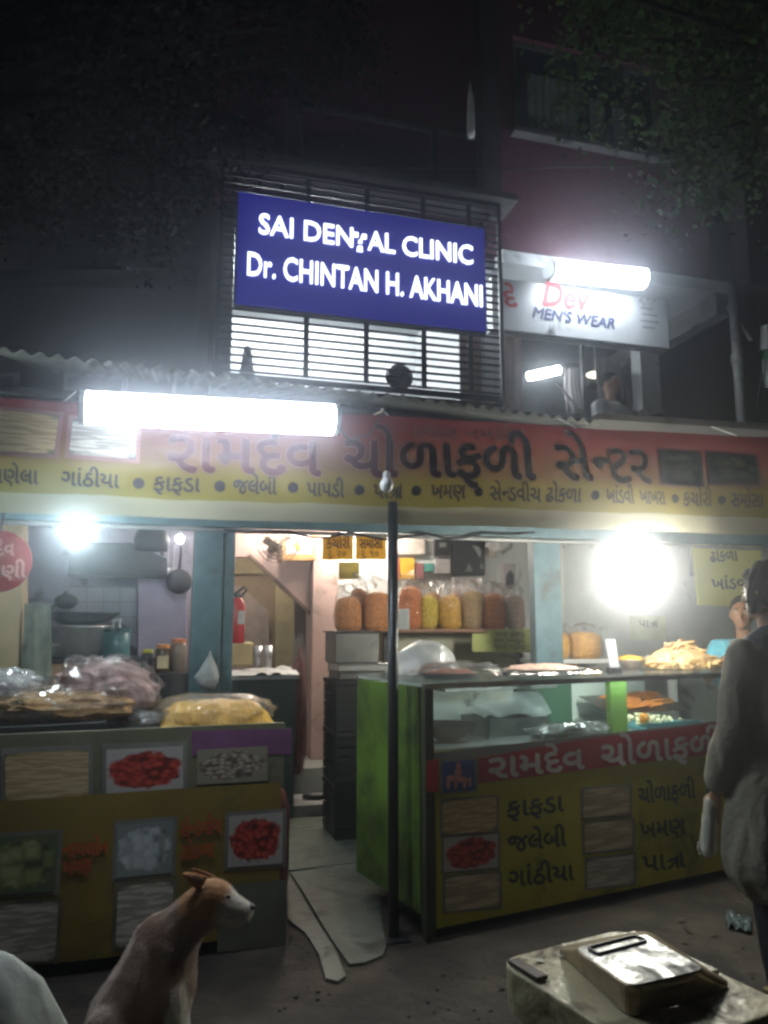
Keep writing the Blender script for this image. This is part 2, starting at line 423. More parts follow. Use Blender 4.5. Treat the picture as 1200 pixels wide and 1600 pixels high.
# back walls (kitchen / middle / right)
WB = 7.3
um0 = fp(FA, 300, 900, WB)[0]; uc0 = fp(FA, 485, 900, WB)[0]; uc1 = fp(FA, 524, 900, WB)[0]
sfloor('ceiling', u0, u1, 5.1, 9.6, 2.62, 2.9, whitewall, sb)
part('wall', MB(FA).bx(u0, um0, WB, WB+.12, .3, 2.62), walllav, sb)
sfloor('wall', u0-.12, u0, 5.0, 9.6, 0, 2.62, walllav, sb)
sfloor('wall', u1, u1+.12, 5.0, 9.6, 0, 2.62, wallpink, sb)
sfloor('wall', u0, u1, 9.6, 9.72, 0, 2.62, wallcream, sb)
part('wall', MB(FA).bx(uc1, u1, WB, WB+.12, .3, 2.62), whitewall, sb)
part('column', MB(FA).bx(uc0, uc1, WB-.12, WB+.2, .3, 2.62), wallpink, sb, bevel=.01)
# stair soffit
q = pxpoly(FA, [(340, 870), (392, 870), (489, 960), (489, 800), (340, 800)], WB)
part('stair_soffit', MB(FA).prism(q, WB, WB+.15), wallpink, sb)
q = pxpoly(FA, [(355, 900), (392, 871), (489, 962), (489, 975), (430, 918), (420, 900)], WB+.5)
part('stair_stringer', MB(FA).prism(pxpoly(FA, [(386, 868), (392, 866), (489, 958), (489, 966)], WB-.02), WB-.02, WB), m_('brown trim', (.13, .08, .06)), sb)
part('partition', MB(FA).prism(pxpoly(FA, [(340, 900), (422, 900), (450, 925), (450, 1180), (340, 1180)], 8.8), 8.8, 8.88), wallcream, sb)
part('partition', MB(FA).prism(pxpoly(FA, [(340, 870), (405, 870), (425, 897), (340, 897)], 8.78), 8.74, 8.78), mat('yellow wall', (.62, .52, .30), .7), sb)
part('partition', MB(FA).prism(pxpoly(FA, [(340, 915), (375, 915), (420, 955), (420, 1180), (340, 1180)], 8.6), 8.6, 8.66), mat('pale pink panel', (.60, .5, .44), .7), sb)
part('door_panel', MB(FA).prism(pxpoly(FA, [(430, 915), (460, 935), (460, 1180), (430, 1180)], 8.5), 8.5, 8.55), mat('yellow door', (.58, .5, .28), .5), sb)
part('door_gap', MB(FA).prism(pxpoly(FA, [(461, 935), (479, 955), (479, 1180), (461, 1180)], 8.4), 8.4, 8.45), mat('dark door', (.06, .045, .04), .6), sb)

# steel frame of the shop front
WP = 5.1
sf = thing('shop_front_frame', 'teal painted steel posts and beam framing the open shop front', 'frame', (0, WP, 0), FA)
def post(x0, x1):
    a = fp(FA, x0, 950, WP)[0]; b = fp(FA, x1, 950, WP)[0]
    part('post', MB(FA).bx(a, b, WP, WP+.1, 0, 2.62), teal, sf, bevel=.006)
    return a, b
a, b = post(300, 346); part('post_flange', MB(FA).bx(b+.002, b+.08, WP+.02, WP+.1, 0, 2.62), teal, sf, bevel=.004)
post(836, 878); post(1250, 1300); post(-60, -20)
zb = fp(FA, 500, 830, WP)[1]
part('beam', MB(FA).bx(u0, u1, WP-.06, WP-.002, zb, zb+.14), teal, sf, bevel=.006)
part('pipe', MB(FA).tube([(u0, WP-.08, zb-.02), (u1, WP-.08, zb-.03)], .014), greymet, sf)

# ---- upper storeys
WU = 5.77
uL = fp(FA, 332, 400, WU)[0]; uM = fp(FA, 788, 500, WU)[0]; uR = fp(FA, 1143, 500, WU)[0]
zc0 = fp(FA, 600, 612, WU-.35)[1]; zc1 = fp(FA, 560, 282, WU-.35)[1]
zs = fp(FA, 1138, 459, WU)[1]
print('levels', zc0, zc1, zs, uL, uM, uR)
ab = thing('upper_storey', 'dark maroon upper storeys of the building above the shop signs', 'building', (0, WU, 2.9), FA)
w0, w1 = WU, WU+.2
part('floor_slab', MB(FA).bx(uL, 4.9, WU, 9.7, 2.9, 3.05), slabm, ab)
part('wall', MB(FA).bx(uL, uM-.002, w0, w1, 3.05, zc0+.05), darkwall, ab)
zc2 = zc1-.06
uw0 = fp(FA, 804, 150, WU)[0]; uw1 = fp(FA, 1032, 200, WU)[0]
zw0 = fp(FA, 920, 228, WU)[1]; zw1 = fp(FA, 900, 78, WU)[1]
ZT = 9.2
part('wall', MB(FA).bx(uL, uw0, w0, w1, zc2+.002, ZT), maroonwall, ab)
part('wall', MB(FA).bx(uw0, uw1, w0, w1, zs+.12, zw0), maroonwall, ab)
part('wall', MB(FA).bx(uw0, uw1, w0, w1, zw1, ZT), maroonwall, ab)
part('wall', MB(FA).bx(uw1, 4.9, w0, w1, zs+.12, ZT), maroonwall, ab)
part('wall', MB(FA).bx(uw0-.3, uw0, w0, w1, zs+.12, zc2), maroonwall, ab)
part('side_wall', MB(FA).bx(uL-.001, uL+.18, w1, 9.7, 3.05, ZT), darkwall, ab)
part('cornice', MB(FA).bx(uL-.05, uM-.03, WU-.4, WU-.002, zc1+.02, zc1+.08), slabm, ab, bevel=.008)
for xa, xb, yy, dep in ((446, 470, 200, .1), (742, 772, 200, .14)):
    a = fp(FA, xa, yy, WU)[0]; b = fp(FA, xb, yy, WU)[0]
    part('pilaster', MB(FA).bx(a, b, WU-dep, WU-.002, zc1+.09, ZT), darkwall, ab, bevel=.01)
a = fp(FA, 472, 180, WU)[0]; b = fp(FA, 740, 180, WU)[0]; z = fp(FA, 600, 196, WU)[1]
part('string_course', MB(FA).bx(a, b, WU-.04, WU-.002, z, z+.05), slabm, ab, bevel=.006)
a2 = fp(FA, 672, 180, WU)[0]
part('duct', MB(FA).bx(a2, a2+.05, WU-.05, WU-.006, zc1+.09, z-.002), blackm, ab)
# window of the top floor
wf = part('window_frame', MB(FA).bx(uw0, uw1, w0+.05, w0+.09, zw1-.05, zw1).bx(uw0, uw1, w0+.05, w0+.09, zw0, zw0+.05)
          .bx(uw0, uw0+.05, w0+.05, w0+.09, zw0+.052, zw1-.052).bx(uw1-.05, uw1, w0+.05, w0+.09, zw0+.052, zw1-.052), mat('window grey', (.2, .2, .2), .5), ab)
for fx in (.47, .8):
    uu = uw0+(uw1-uw0)*fx
    part('mullion', MB(FA).bx(uu-.025, uu+.025, w0+.045, w0+.085, zw0+.052, zw1-.052), mat('mullion grey', (.22, .22, .23), .5), ab)
glassd = mat('dim window glass', (.10, .13, .135), .12, var=.3, scale=2, bump=0)
for fa_, fb in ((.03, .45), (.49, .785), (.815, .97)):
    part('window_pane', MB(FA).bx(uw0+(uw1-uw0)*fa_, uw0+(uw1-uw0)*fb, w0+.06, w0+.066, zw0+.055, zw1-.055), glassd, ab)
cur = mat('grey green curtain', (.5, .56, .53), .9, var=.2)
for fa_, fb, ft in ((.1, .44, .62), (.52, .63, .5), (.68, .77, .45)):
    xa, xb = uw0+(uw1-uw0)*fa_, uw0+(uw1-uw0)*fb
    part('curtain', MB(FA).grid(lambda s_, t_: (xa+(xb-xa)*s_, w0+.05+.006*math.sin(s_*40), zw0+.06+(zw1-zw0)*ft*t_), 30, 2), cur, ab, smooth=True)
part('sill', MB(FA).bx(uw0-.06, uw1+.06, w0-.1, w0-.002, zw0-.06, zw0-.005), slabm, ab, bevel=.006)
# clinic room
cw = whitewall
part('room_wall', MB(FA).bx(uL+.2, uM-.1, 7.9, 8.0, zc0-.3, zc2), cw, ab)
part('room_ceiling', MB(FA).bx(uL+.19, uM-.1, w1, 7.9, 4.75, 4.85), cw, ab)
part('room_wall', MB(FA).bx(uM-.1, uM-.004, w1, 8, 3.05, zc2), cw, ab)
# dev bay : soffit, floor, side walls
wd = WU
part('soffit', MB(FA).bx(uM, uR, wd-.0, wd+1.6, zs, zs+.118), whitewall, ab)
part('side_beam', MB(FA).bx(uR-.16, uR, wd+.002, wd+2.4, zs-.22, zs-.002), greymet, ab)
part('back_wall', MB(FA).bx(uM, 4.9, wd+2.4, wd+2.5, 3.05, zs+.1), mat('green grey wall', (.13, .17, .16), .8, dirt=.3), ab)
part('bay_wall', MB(FA).bx(uM+.0, uM+.1, wd+.25, wd+2.4, 3.05, zs-.002), whitewall, ab)
ud = fp(FA, 1030, 600, wd+.3)[0]
part('shop_pillar', MB(FA).bx(ud-.16, ud+.05, wd+.35, wd+.5, 3.05, zs-.002), whitewall, ab)
part('ledge', MB(FA).bx(uM, 4.9, wd-.3, wd-.002, 2.86, 3.12), slabm, ab, bevel=.01)
# right-hand neighbour
nb = thing('neighbour_building', 'dark maroon neighbouring wall at the right edge above the banner', 'building', (uR+.25, WU-.3, 2.9), FA)
part('wall', MB(FA).bx(uR+.32, uR+2.2, WU-.3, WU-.005, zs-.35, 8.8), maroonwall, nb)
part('column', MB(FA).bx(uR+.05, uR+.3, WU-.22, WU-.006, zs+.02, 8.8), darkwall, nb)
lb = thing('far_building', 'unlit block standing in the dark behind the left of the shop', 'building', (-7, 13, 0), WF)
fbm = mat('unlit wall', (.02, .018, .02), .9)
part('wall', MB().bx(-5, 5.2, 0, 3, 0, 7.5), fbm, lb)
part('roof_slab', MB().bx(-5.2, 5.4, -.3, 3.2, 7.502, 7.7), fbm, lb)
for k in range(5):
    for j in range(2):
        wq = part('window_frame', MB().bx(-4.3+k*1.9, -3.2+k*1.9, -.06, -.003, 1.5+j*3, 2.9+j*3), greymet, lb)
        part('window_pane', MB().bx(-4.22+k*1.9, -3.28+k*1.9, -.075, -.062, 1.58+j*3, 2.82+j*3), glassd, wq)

# ================================================================ CLINIC CAGE + SIGN
WC = WU-.35
uc_0 = fp(FA, 338, 470, WC)[0]; uc_1 = fp(FA, 788, 560, WC)[0]
cage = thing('window_grille', 'black slatted steel window cage around the blue clinic sign', 'grille', (uc_0, WC, zc0), FA)
fr_ = MB(FA)
for uu in (uc_0, uc_1-.03): fr_.bx(uu, uu+.03, WC, WC+.03, zc0, zc1)
fr_.bx(uc_0+.032, uc_1-.032, WC, WC+.03, zc0, zc0+.045); fr_.bx(uc_0+.032, uc_1-.032, WC, WC+.03, zc1-.04, zc1)
for uu in (uc_0, uc_1-.03): fr_.bx(uu, uu+.03, WC+.032, WU-.003, zc0, zc0+.03).bx(uu, uu+.03, WC+.032, WU-.003, zc1-.03, zc1)
part('frame', fr_, blackm, cage)
for px in (478, 572, 662, 735):
    uu = fp(FA, px, 545, WC)[0]; part('mullion', MB(FA).bx(uu-.02, uu+.02, WC-.008, WC-.001, zc0+.05, zc1-.05), blackm, cage)
part('base_sheet', MB(FA).bx(uc_0+.001, uc_1-.001, WC+.034, WU-.003, zc0-.03, zc0-.004), blackm, cage)
nsl = 28; sl = None
for k in range(nsl):
    z = zc0+.065+(zc1-zc0-.12)*k/(nsl-1)
    if sl is None:
        sl = part('slat', MB(FA).bx(uc_0+.034, uc_1-.034, WC+.003, WC+.012, z-.009, z+.009), blackm, cage); z_0 = z
    else:
        c = sl.copy(); COL.objects.link(c); c.parent = cage; c.location.z = z-z_0
    part('side_slat', MB(FA).bx(uc_0+.008, uc_0+.016, WC+.035, WU-.01, z-.009, z+.009), blackm, cage)
part('curtain', MB(FA).grid(lambda s_, t_: (fp(FA, 735, 560, WU)[0]+.6*s_, WU+.25+.03*math.sin(s_*22), zc0+.02+(.8)*t_), 40, 2), mat('tan curtain', (.35, .24, .2), .9), cage, smooth=True)
WS = WC-.09
signq = pxpoly(FA, [(368, 476), (757, 514), (757, 352), (374, 305)], WS)
us0 = min(q[0] for q in signq); us1 = max(q[0] for q in signq)
zs0 = (signq[0][1]+signq[1][1])/2; zs1 = (signq[2][1]+signq[3][1])/2
cs = thing('clinic_sign', 'blue backlit dental clinic sign with two lines of glowing white letters', 'sign', (us0, WS, zs0), FA)
bm_ = bpy.data.materials.new('backlit blue acrylic'); t, n, l = nt(bm_); b = n['Principled BSDF']
b.inputs['Base Color'].default_value = (.012, .02, .22, 1); b.inputs['Roughness'].default_value = .25
b.inputs['Emission Color'].default_value = (.045, .05, .62, 1); b.inputs['Emission Strength'].default_value = .25
part('panel', MB(FA).bx(us0, us1, WS, WS+.03, zs0, zs1), bm_, cs, bevel=.003)
part('casing', MB(FA).bx(us0-.01, us1+.01, WS+.032, WS+.085, zs0-.01, zs1+.01), blackm, cs)
let = emis('lit letters', (.88, .92, 1), 2.6)
LK = dict(bold=.008, lift=.012, thick=.014, hcap=.7)
text('lettering', 'SAI DEN', (404, 365), (551, 387), 31, FA, WS, let, cs, **LK)
text('lettering', 'AL CLINIC', (574, 391), (738, 414), 30, FA, WS, let, cs, **LK)
text('lettering', 'Dr. CHINTAN H. AKHANI', (386, 430), (753, 480), 36, FA, WS, let, cs, **LK)
# the letter T is broken: only pieces of it stay lit
for pts in ([(553, 369), (560, 370), (560, 363), (553, 362)], [(564, 372), (573, 373), (573, 366), (566, 365)], [(560, 379), (566, 380), (566, 374), (561, 374)], [(558, 392), (567, 393), (566, 384), (559, 384)]):
    part('broken_letter', pxprism(FA, pts, WS-.018, .012), let, cs)
# clinic interior light
tl = thing('tube_light', 'bright tube light inside the clinic behind the slatted window', 'light', (0, 7.4, 4.6), FA)
part('tube', MB(FA).tube([(us0+.2, 6.6, 4.66), (us0+1.4, 6.6, 4.66)], .03), emis('clinic tube', (.88, .96, 1), E_CLINIC), tl, smooth=True)
part('fixture', MB(FA).bx(us0+.15, us0+1.45, 6.56, 6.64, 4.70, 4.748), white, tl)
# things in the clinic window
WI = WC+.2
u, z = fp(FA, 386, 575, WI)
solo('finial', MB(FA).lathe(u, WI, [(.07, zc0-.002), (.07, zc0+.08), (.055, zc0+.12), (.03, zc0+.3), (.012, zc0+.33)], 16), blackm, 'dark tapering cone standing at the left of the lit clinic window', 'ornament', (u, WI, zc0), FA)
u, z = fp(FA, 638, 560, WI)
tf = thing('table_fan', 'dark silhouetted table fan behind the clinic window slats', 'fan', (u, WI+.15, zc0), FA)
part('base', MB(FA).lathe(u, WI+.15, [(.09, zc0-.002), (.09, zc0+.02), (.02, zc0+.04), (.015, zc0+.16)], 16), blackm, tf)
part('fan_head', MB(FA).ell((u-.03, WI+.15, zc0+.25), (.12, .06, .11)), blackm, tf)

# ================================================================ MENSWEAR SIGN AND BAY
WD = WU-.12
qd = pxpoly(FA, [(770, 512), (1046, 545), (1052, 472), (770, 432)], WD)
ua, ub = qd[0][0], qd[1][0]; za = (qd[0][1]+qd[1][1])/2; zb_ = (qd[2][1]+qd[3][1])/2
ds = thing('shop_sign', 'white menswear shop sign with red and navy painted lettering under a tube light', 'sign', (ua, WD, za), FA)
part('panel', MB(FA).bx(ua, ub, WD, WD+.02, za, zb_), mat('white sign sheet', (.62, .63, .63), .45, var=.06, dirt=.05), ds)
part('box', MB(FA).bx(ua, ub+.015, WD+.022, WD+.11, za-.012, zb_+.012), greymet, ds)
redp = mat('red print', (.55, .05, .05), .5); navyp = mat('navy print', (.05, .06, .16), .5)
text('lettering', 'Dev', (848, 476), (917, 485), 36, FA, WD, redp, ds, fat=.009, hcap=.7, shear=.22)
text('lettering', "MEN'S WEAR", (832, 496), (960, 514), 17, FA, WD, navyp, ds, fat=.004, hcap=.7, shear=.25)
text('lettering', 'દે', (787, 478), (808, 480), 24, FA, WD, redp, ds, fat=.006, hcap=.6)
pr = MB(FA)
for k in range(4):
    y = 482+k*10; u_, z_ = fp(FA, 1000+(k % 2)*3, y, WD); pr.bx(u_, u_+.13+.03*(k % 3), WD-.005, WD-.004, z_, z_+.014)
part('printed_lines', pr, mat('faint print', (.3, .3, .33), .6), ds)
def batten(label, fr, pl, pr_, w, z_add, em, rad, under=False):
    (a_, za_), (b_, zb2) = fp(fr, pl[0], pl[1], w), fp(fr, pr_[0], pr_[1], w)
    t_ = thing('tube_light', label, 'light', ((a_+b_)/2, w, (za_+zb2)/2), fr)
    part('tube', MB(fr).tube([(a_, w, za_), (b_, w, zb2)], rad, 16), em, t_, smooth=True)
    if under:
        g_ = rad+.006
        part('reflector', MB(fr).grid(lambda q, r: (a_-.02+(b_-a_+.04)*q, w+g_*1.5*math.sin(R(-30)+R(42)*r), za_+(zb2-za_)*q-g_*1.25*math.cos(R(-30)+R(42)*r)), 4, 10), white, t_, smooth=True, solid=.002)
    else: part('fixture', MB(fr).bx(a_-.02, b_+.02, w+rad+.003, w+rad+.03, min(za_, zb2)-.015, max(za_, zb2)+.015), white, t_)
    for uu, zz in ((a_, za_), (b_, zb2)):
        sgn = -1 if uu == a_ else 1
        part('end_cap', MB(fr).tube([(uu+sgn*.001, w, zz), (uu+sgn*.025, w, zz)], rad*1.05, 12), white, t_)
    return t_
batten('bright tube light mounted above the menswear sign', FA, (862, 422), (1005, 436), WD-.22, 0, emis('menswear tube', (.80, .90, 1), E_TUBE2), .088)  # tube thicker than a real one: its glare is built into the shape
part('bracket', MB(FA).tube([(fp(FA, 930, 430, WD-.2)[0], WD-.15, zb_+.06), (fp(FA, 930, 430, WD-.2)[0], WD+.1, zb_+.08)], .012), blackm, ds)
# lit things in the bay
u, z = fp(FA, 850, 583, WU+.9)
e = thing('tube_light', 'small tilted lamp glowing inside the upstairs menswear shop', 'light', (u, WU+.9, z), FA)
part('tube', MB(FA).tube([(u-.17, WU+.9, z-.05), (u+.17, WU+.9, z+.05)], .045, 12), emis('dev inner', (.9, .97, 1), E_DEV), e, smooth=True)
part('fixture', MB(FA).tube([(u-.17, WU+.96, z-.05), (u+.17, WU+.96, z+.05)], .03, 8), white, e)
u, z = fp(FA, 930, 586, WU+1.4)
e = thing('wall_light', 'oval warm ceiling lamp in the upstairs shop right of the tilted lamp', 'light', (u, WU+1.4, z), FA)
part('diffuser', MB(FA).ell((u, WU+1.4, z), (.11, .08, .035)), emis('warm oval', (1, .93, .75), 2.2), e, smooth=True)
part('stem', MB(FA).tube([(u, WU+1.4, z+.03), (u, WU+1.4, zs)], .008), white, e)
(a_, z1_), (b_, z2_) = fp(FA, 868, 596, WU+.4), fp(FA, 905, 640, WU+.4)
solo('strut', MB(FA).tube([(a_, WU+.4, z1_), (b_, WU+.4, z2_), (b_+.14, WU+.4, 3.122)], .012), white, 'thin white diagonal pole below the tilted upstairs lamp', 'pole', (b_, WU+.4, 3.12), FA)
u, z = fp(FA, 913, 600, WU+.3)
solo('door_post', MB(FA).bx(u-.015, u+.015, WU+.3, WU+.34, 3.12, zs-.004), greymet, 'slim grey upright in the middle of the upstairs shop opening', 'post', (u, WU+.3, 3.12), FA)
for (x0, x1, y, c, lb_) in ((935, 975, 560, (.16, .15, .16), 'dark shirts hanging in the upstairs shop over the figure in white'), (985, 1020, 560, (.09, .1, .1), 'black garments hanging at the right inside the upstairs shop'), (885, 905, 575, (.35, .33, .33), 'pale garments hanging between the two upstairs lamps')):
    ua_, zt_ = fp(FA, x0, y, WU+1.0); ub_, zq_ = fp(FA, x1, y+70, WU+1.0)
    mb = MB(FA).grid(lambda s_, t_: (ua_+(ub_-ua_)*s_, WU+1.0+.04*math.sin(s_*19)+.02*math.sin(t_*5), zt_+(zq_-zt_)*t_), 30, 5)
    solo('hanging_clothes', mb, mat('cloth', c, .9), lb_, 'clothes', (ua_, WU+1.0, zt_), FA, smooth=True, solid=.02)

# ================================================================ corrugated roof
WRF = 4.15
cor = mat('galvanised sheet', (.12, .125, .115), .5, .6, var=.2, scale=5, bump=.1, dirt=.3, dirtcol=(.14, .12, .1))
(ra, rza), (rb, rzb) = fp(FA, -30, 545, WRF), fp(FA, 935, 663, WRF)
roof = thing('corrugated_roof', 'corrugated metal awning roof sloping out above the red and yellow banner', 'roof', (ra, WRF, rza), FA)
ns = 5
for k in range(ns):
    x0 = ra+(rb-ra)*k/ns; x1 = ra+(rb-ra)*(k+1)/ns
    def fn(s_, t_, x0=x0, x1=x1, k=k):
        u = x0+(x1-x0+.03)*s_; w = WRF+(WU-.02-WRF)*t_; z = rza+(rzb-rza)*(u-ra)/(rb-ra)
        return (u, w-.01*(k % 2), z+.012+t_*.42+.014*math.sin(2*math.pi*u/.085)+.004*(k % 2))
    part('roof_sheet', MB(FA).grid(fn, int((x1-x0)/.0085), 3), cor, roof, smooth=True, solid=.002)
part('purlin', MB(FA).bx(ra, rb, WRF+.12, WRF+.16, min(rza, rzb)-.05, min(rza, rzb)-.012), blackm, roof)
(ta, tza), (tb, tzb) = fp(FA, 935, 655, WRF+.1), fp(FA, 1260, 676, WRF+.1)
solo('tin_ledge', MB(FA).prism([(ta, tza), (tb, tzb), (tb, tzb+.05), (ta, tza+.04)], WRF+.1, WU-.31), slabm, 'rusty flat tin ledge above the right end of the banner', 'ledge', (ta, WRF+.1, tza), FA)

# ================================================================ MAIN BANNER
WBN = 3.86
bt = [fp(FA, -60, 617, WBN), fp(FA, 1300, 688, WBN)]; bb = [fp(FA, -60, 800, WBN), fp(FA, 1300, 838, WBN)]
ba, be = bt[0][0], bt[1][0]
def btop(u): return bt[0][1]+(bt[1][1]-bt[0][1])*(u-ba)/(be-ba)
def bbot(u): return bb[0][1]+(bb[1][1]-bb[0][1])*(u-ba)/(be-ba)
def bdisp(u, z):
    t = (z-bbot(u))/(btop(u)-bbot(u))
    return -.05*math.sin(math.pi*max(0, min(1, t))) + .02*math.sin(u*2.1+t*2) + .012*math.sin(u*6.3+t*5) + .015*mn.noise(Vector((u*1.7, t*2.5, 3))) + .006*mn.noise(Vector((u*7, t*5, 1)))
ban = thing('shop_banner', 'long sagging red and yellow printed banner hanging across the shop front', 'banner', ((ba+be)/2, WBN, bb[0][1]), FA)
bnm = bpy.data.materials.new('printed flex banner'); t, n, l = nt(bnm); b = n['Principled BSDF']; b.inputs['Roughness'].default_value = .42
uvn = n.new('ShaderNodeUVMap'); sx = n.new('ShaderNodeSeparateXYZ'); l.new(uvn.outputs[0], sx.inputs[0])
nz = n.new('ShaderNodeTexNoise'); nz.inputs['Scale'].default_value = 3; l.new(uvn.outputs[0], nz.inputs['Vector'])
ma_ = n.new('ShaderNodeMath'); ma_.operation = 'MULTIPLY_ADD'; ma_.inputs[1].default_value = .06; l.new(nz.outputs[0], ma_.inputs[0]); l.new(sx.outputs[1], ma_.inputs[2])
rp = n.new('ShaderNodeValToRGB'); e = rp.color_ramp.elements
e[0].position = 0; e[0].color = (.34, .32, .22, 1); e[1].position = 1; e[1].color = (.13, .018, .022, 1)
for pos, c in ((.19, (.34, .32, .22)), (.195, (.23, .20, .032)), (.42, (.23, .18, .035)), (.52, (.20, .11, .05)), (.8, (.17, .035, .026))):
    x = e.new(pos); x.color = c + (1,)
l.new(ma_.outputs[0], rp.inputs[0]); l.new(rp.outputs[0], b.inputs['Base Color'])
tl_ = n.new('ShaderNodeBsdfTranslucent'); l.new(rp.outputs[0], tl_.inputs[0]); ms_ = n.new('ShaderNodeMixShader'); ms_.inputs[0].default_value = .4
l.new(b.outputs[0], ms_.inputs[1]); l.new(tl_.outputs[0], ms_.inputs[2]); l.new(ms_.outputs[0], n['Material Output'].inputs[0])
mb = MB(FA); NU, NV = 220, 26
mb.grid(lambda s_, t_: (ba+(be-ba)*s_, WBN+bdisp(ba+(be-ba)*s_, bbot(ba+(be-ba)*s_)+(btop(ba+(be-ba)*s_)-bbot(ba+(be-ba)*s_))*t_), bbot(ba+(be-ba)*s_)+(btop(ba+(be-ba)*s_)-bbot(ba+(be-ba)*s_))*t_), NU, NV)
sh = part('sheet', mb, bnm, ban, smooth=True)
uv = sh.data.uv_layers.new(name='UVMap')
for lp in sh.data.loops:
    i = lp.vertex_index; uv.data[lp.index].uv = ((i % (NU+1))/NU*6, (i//(NU+1))/NV)
mar = mat('maroon print', (.07, .01, .014), .45); dkp = mat('dark print', (.03, .022, .028), .5); palep = mat('pale outline print', (.28, .15, .13), .45)
def btext(s, pl, pr2, h, ma, fat, lift): text('lettering', s, pl, pr2, h, FA, WBN, ma, ban, fat=fat, disp=bdisp, lift=lift, strips=.35)
big = (('રામદેવ', (262, 738), (498, 745)), ('ચોળાફળી', (535, 746), (828, 752)), ('સેન~ટર', (860, 753), (1012, 757)))
for s_, a_, b_ in big:
    btext(s_, a_, b_, 45, palep, .0115, .005); btext(s_, a_, b_, 45, mar, .0065, .009)
row = (('વણેલા', (-10, 757), (62, 760)), ('ગાંઠીયા', (98, 762), (186, 765)), ('ફાફડા', (240, 767), (312, 769)), ('જલેબી', (364, 772), (430, 774)), ('પાપડી', (478, 776), (536, 778)),
       ('પા#ા', (582, 779), (626, 780)), ('ખમણ', (668, 781), (720, 782)), ('સેન~ડવીચ', (758, 784), (838, 786)), ('ઢોકળા', (846, 786), (900, 787)), ('ખાંડવી', (938, 788), (982, 789)), ('ખાખરા', (992, 789), (1034, 790)), ('કચોરી', (1064, 791), (1108, 792)), ('સમોસા', (1138, 793), (1186, 794)))
for s_, a_, b_ in row: btext(s_, a_, b_, 17, dkp, .0022, .005)
for k, px in enumerate((217, 343, 456, 560, 646, 740, 920, 1050, 1123)):
    u, z = fp(FA, px, 757+(px-217)*.028, WBN); mb = MB(FA)
    rr = .027; mb.poly([(u+rr*math.cos(a*math.pi/8), WBN+bdisp(u+rr*math.cos(a*math.pi/8), z+rr*math.sin(a*math.pi/8))-.006, z+rr*math.sin(a*math.pi/8)) for a in range(16)])
    part('printed_dot', mb, dkp, ban)
btext('ફરસાણ', (640, 684), (712, 687), 13, palep, .001, .005); btext('નમકીન', (726, 688), (815, 691), 13, palep, .001, .005)
sticks = printmat('fafda print', (.10, .12, .07), (.42, .30, .14), (.6, .48, .26), 'sticks', 12)
greyfood = printmat('grey snack print', (.10, .11, .09), (.38, .35, .3), (.65, .62, .55), 'sticks', 10, seed=2)
redfood = printmat('red sweet print', (.5, .48, .46), (.5, .045, .03), (.62, .12, .06), 'pile', 9, seed=1)
greenfood = printmat('green snack print', (.12, .16, .08), (.3, .36, .14), (.5, .52, .28), 'cubes', 8, seed=3)
whitecubes = printmat('white cube print', (.25, .3, .3), (.5, .58, .58), (.75, .8, .8), 'cubes', 8, seed=5)
rings = printmat('ring snack print', (.3, .28, .2), (.4, .33, .25), (.62, .55, .45), 'pile', 11, seed=6)
def bpic(x0, y0, x1, y1, ma, frame=True):
    (a_, zt), (b_, zq) = fp(FA, x0, y0, WBN), fp(FA, x1, y1, WBN)
    def g_(a0, b0, z0, z1, off): return MB(FA).grid(lambda s_, t_: (a0+(b0-a0)*s_, WBN+bdisp(a0+(b0-a0)*s_, z0+(z1-z0)*t_)-off, z0+(z1-z0)*t_), 16, 8)
    if frame: part('printed_border', g_(a_-.02, b_+.02, zq-.02, zt+.02, .005), palep, ban, smooth=True)
    part('printed_picture', g_(a_, b_, zq, zt, .009), ma, ban, smooth=True)
bpic(-40, 640, 88, 715, sticks); bpic(114, 655, 212, 720, greyfood); bpic(1028, 706, 1090, 758, greenfood); bpic(1100, 710, 1178, 758, greenfood)
# strings and eyelets
for px in (100, 420, 610, 900, 1150):
    u, z = fp(FA, px, 640, WBN); part('tie', MB(FA).tube([(u, WBN+.01, btop(u)), (u+.02, WBN+.25, btop(u)+.12)], .004, 5), white, ban)

# pole in front
PW = Frame(0, 0, 16)
pu, pz = fp(FA, 614, 1000, 3.83)
pole = thing('steel_pole', 'slim dark vertical pole standing between the two counters', 'pole', (pu, 3.83, 0), FA)
part('shaft', MB(FA).tube([(pu, 3.83+.0, 0), (pu, 3.83, 2.15)], .027, 14), mat('dark painted pipe', (.035, .038, .04), .35, .3, dirt=.3), pole, smooth=True)
part('base_plate', MB(FA).bx(pu-.07, pu+.07, 3.76, 3.90, .0, .012), blackm, pole, bevel=.003)

# ================================================================ LEFT COUNTER
zlt = 1.0
lc = thing('food_counter', 'left dark stall counter wrapped in food pictures, piled with bagged snacks', 'counter', (-1.2, .3, 0), FL)
UL0, UL1 = -2.6, 0.0
dkw = mat('dark counter board', (.05, .045, .04), .6, dirt=.3)
part('body', MB(FL).bx(UL0, UL1-.03, .02, .72, .05, .96), dkw, lc, bevel=.006)
part('top', MB(FL).bx(UL0-.02, UL1+.01, -.0, .75, .962, zlt), mat('counter top', (.12, .11, .1), .4, dirt=.4), lc, bevel=.004)
for uu in (UL0+.1, -1.3, UL1-.15): part('foot', MB(FL).bx(uu, uu+.06, .1, .6, 0, .048), blackm, lc)
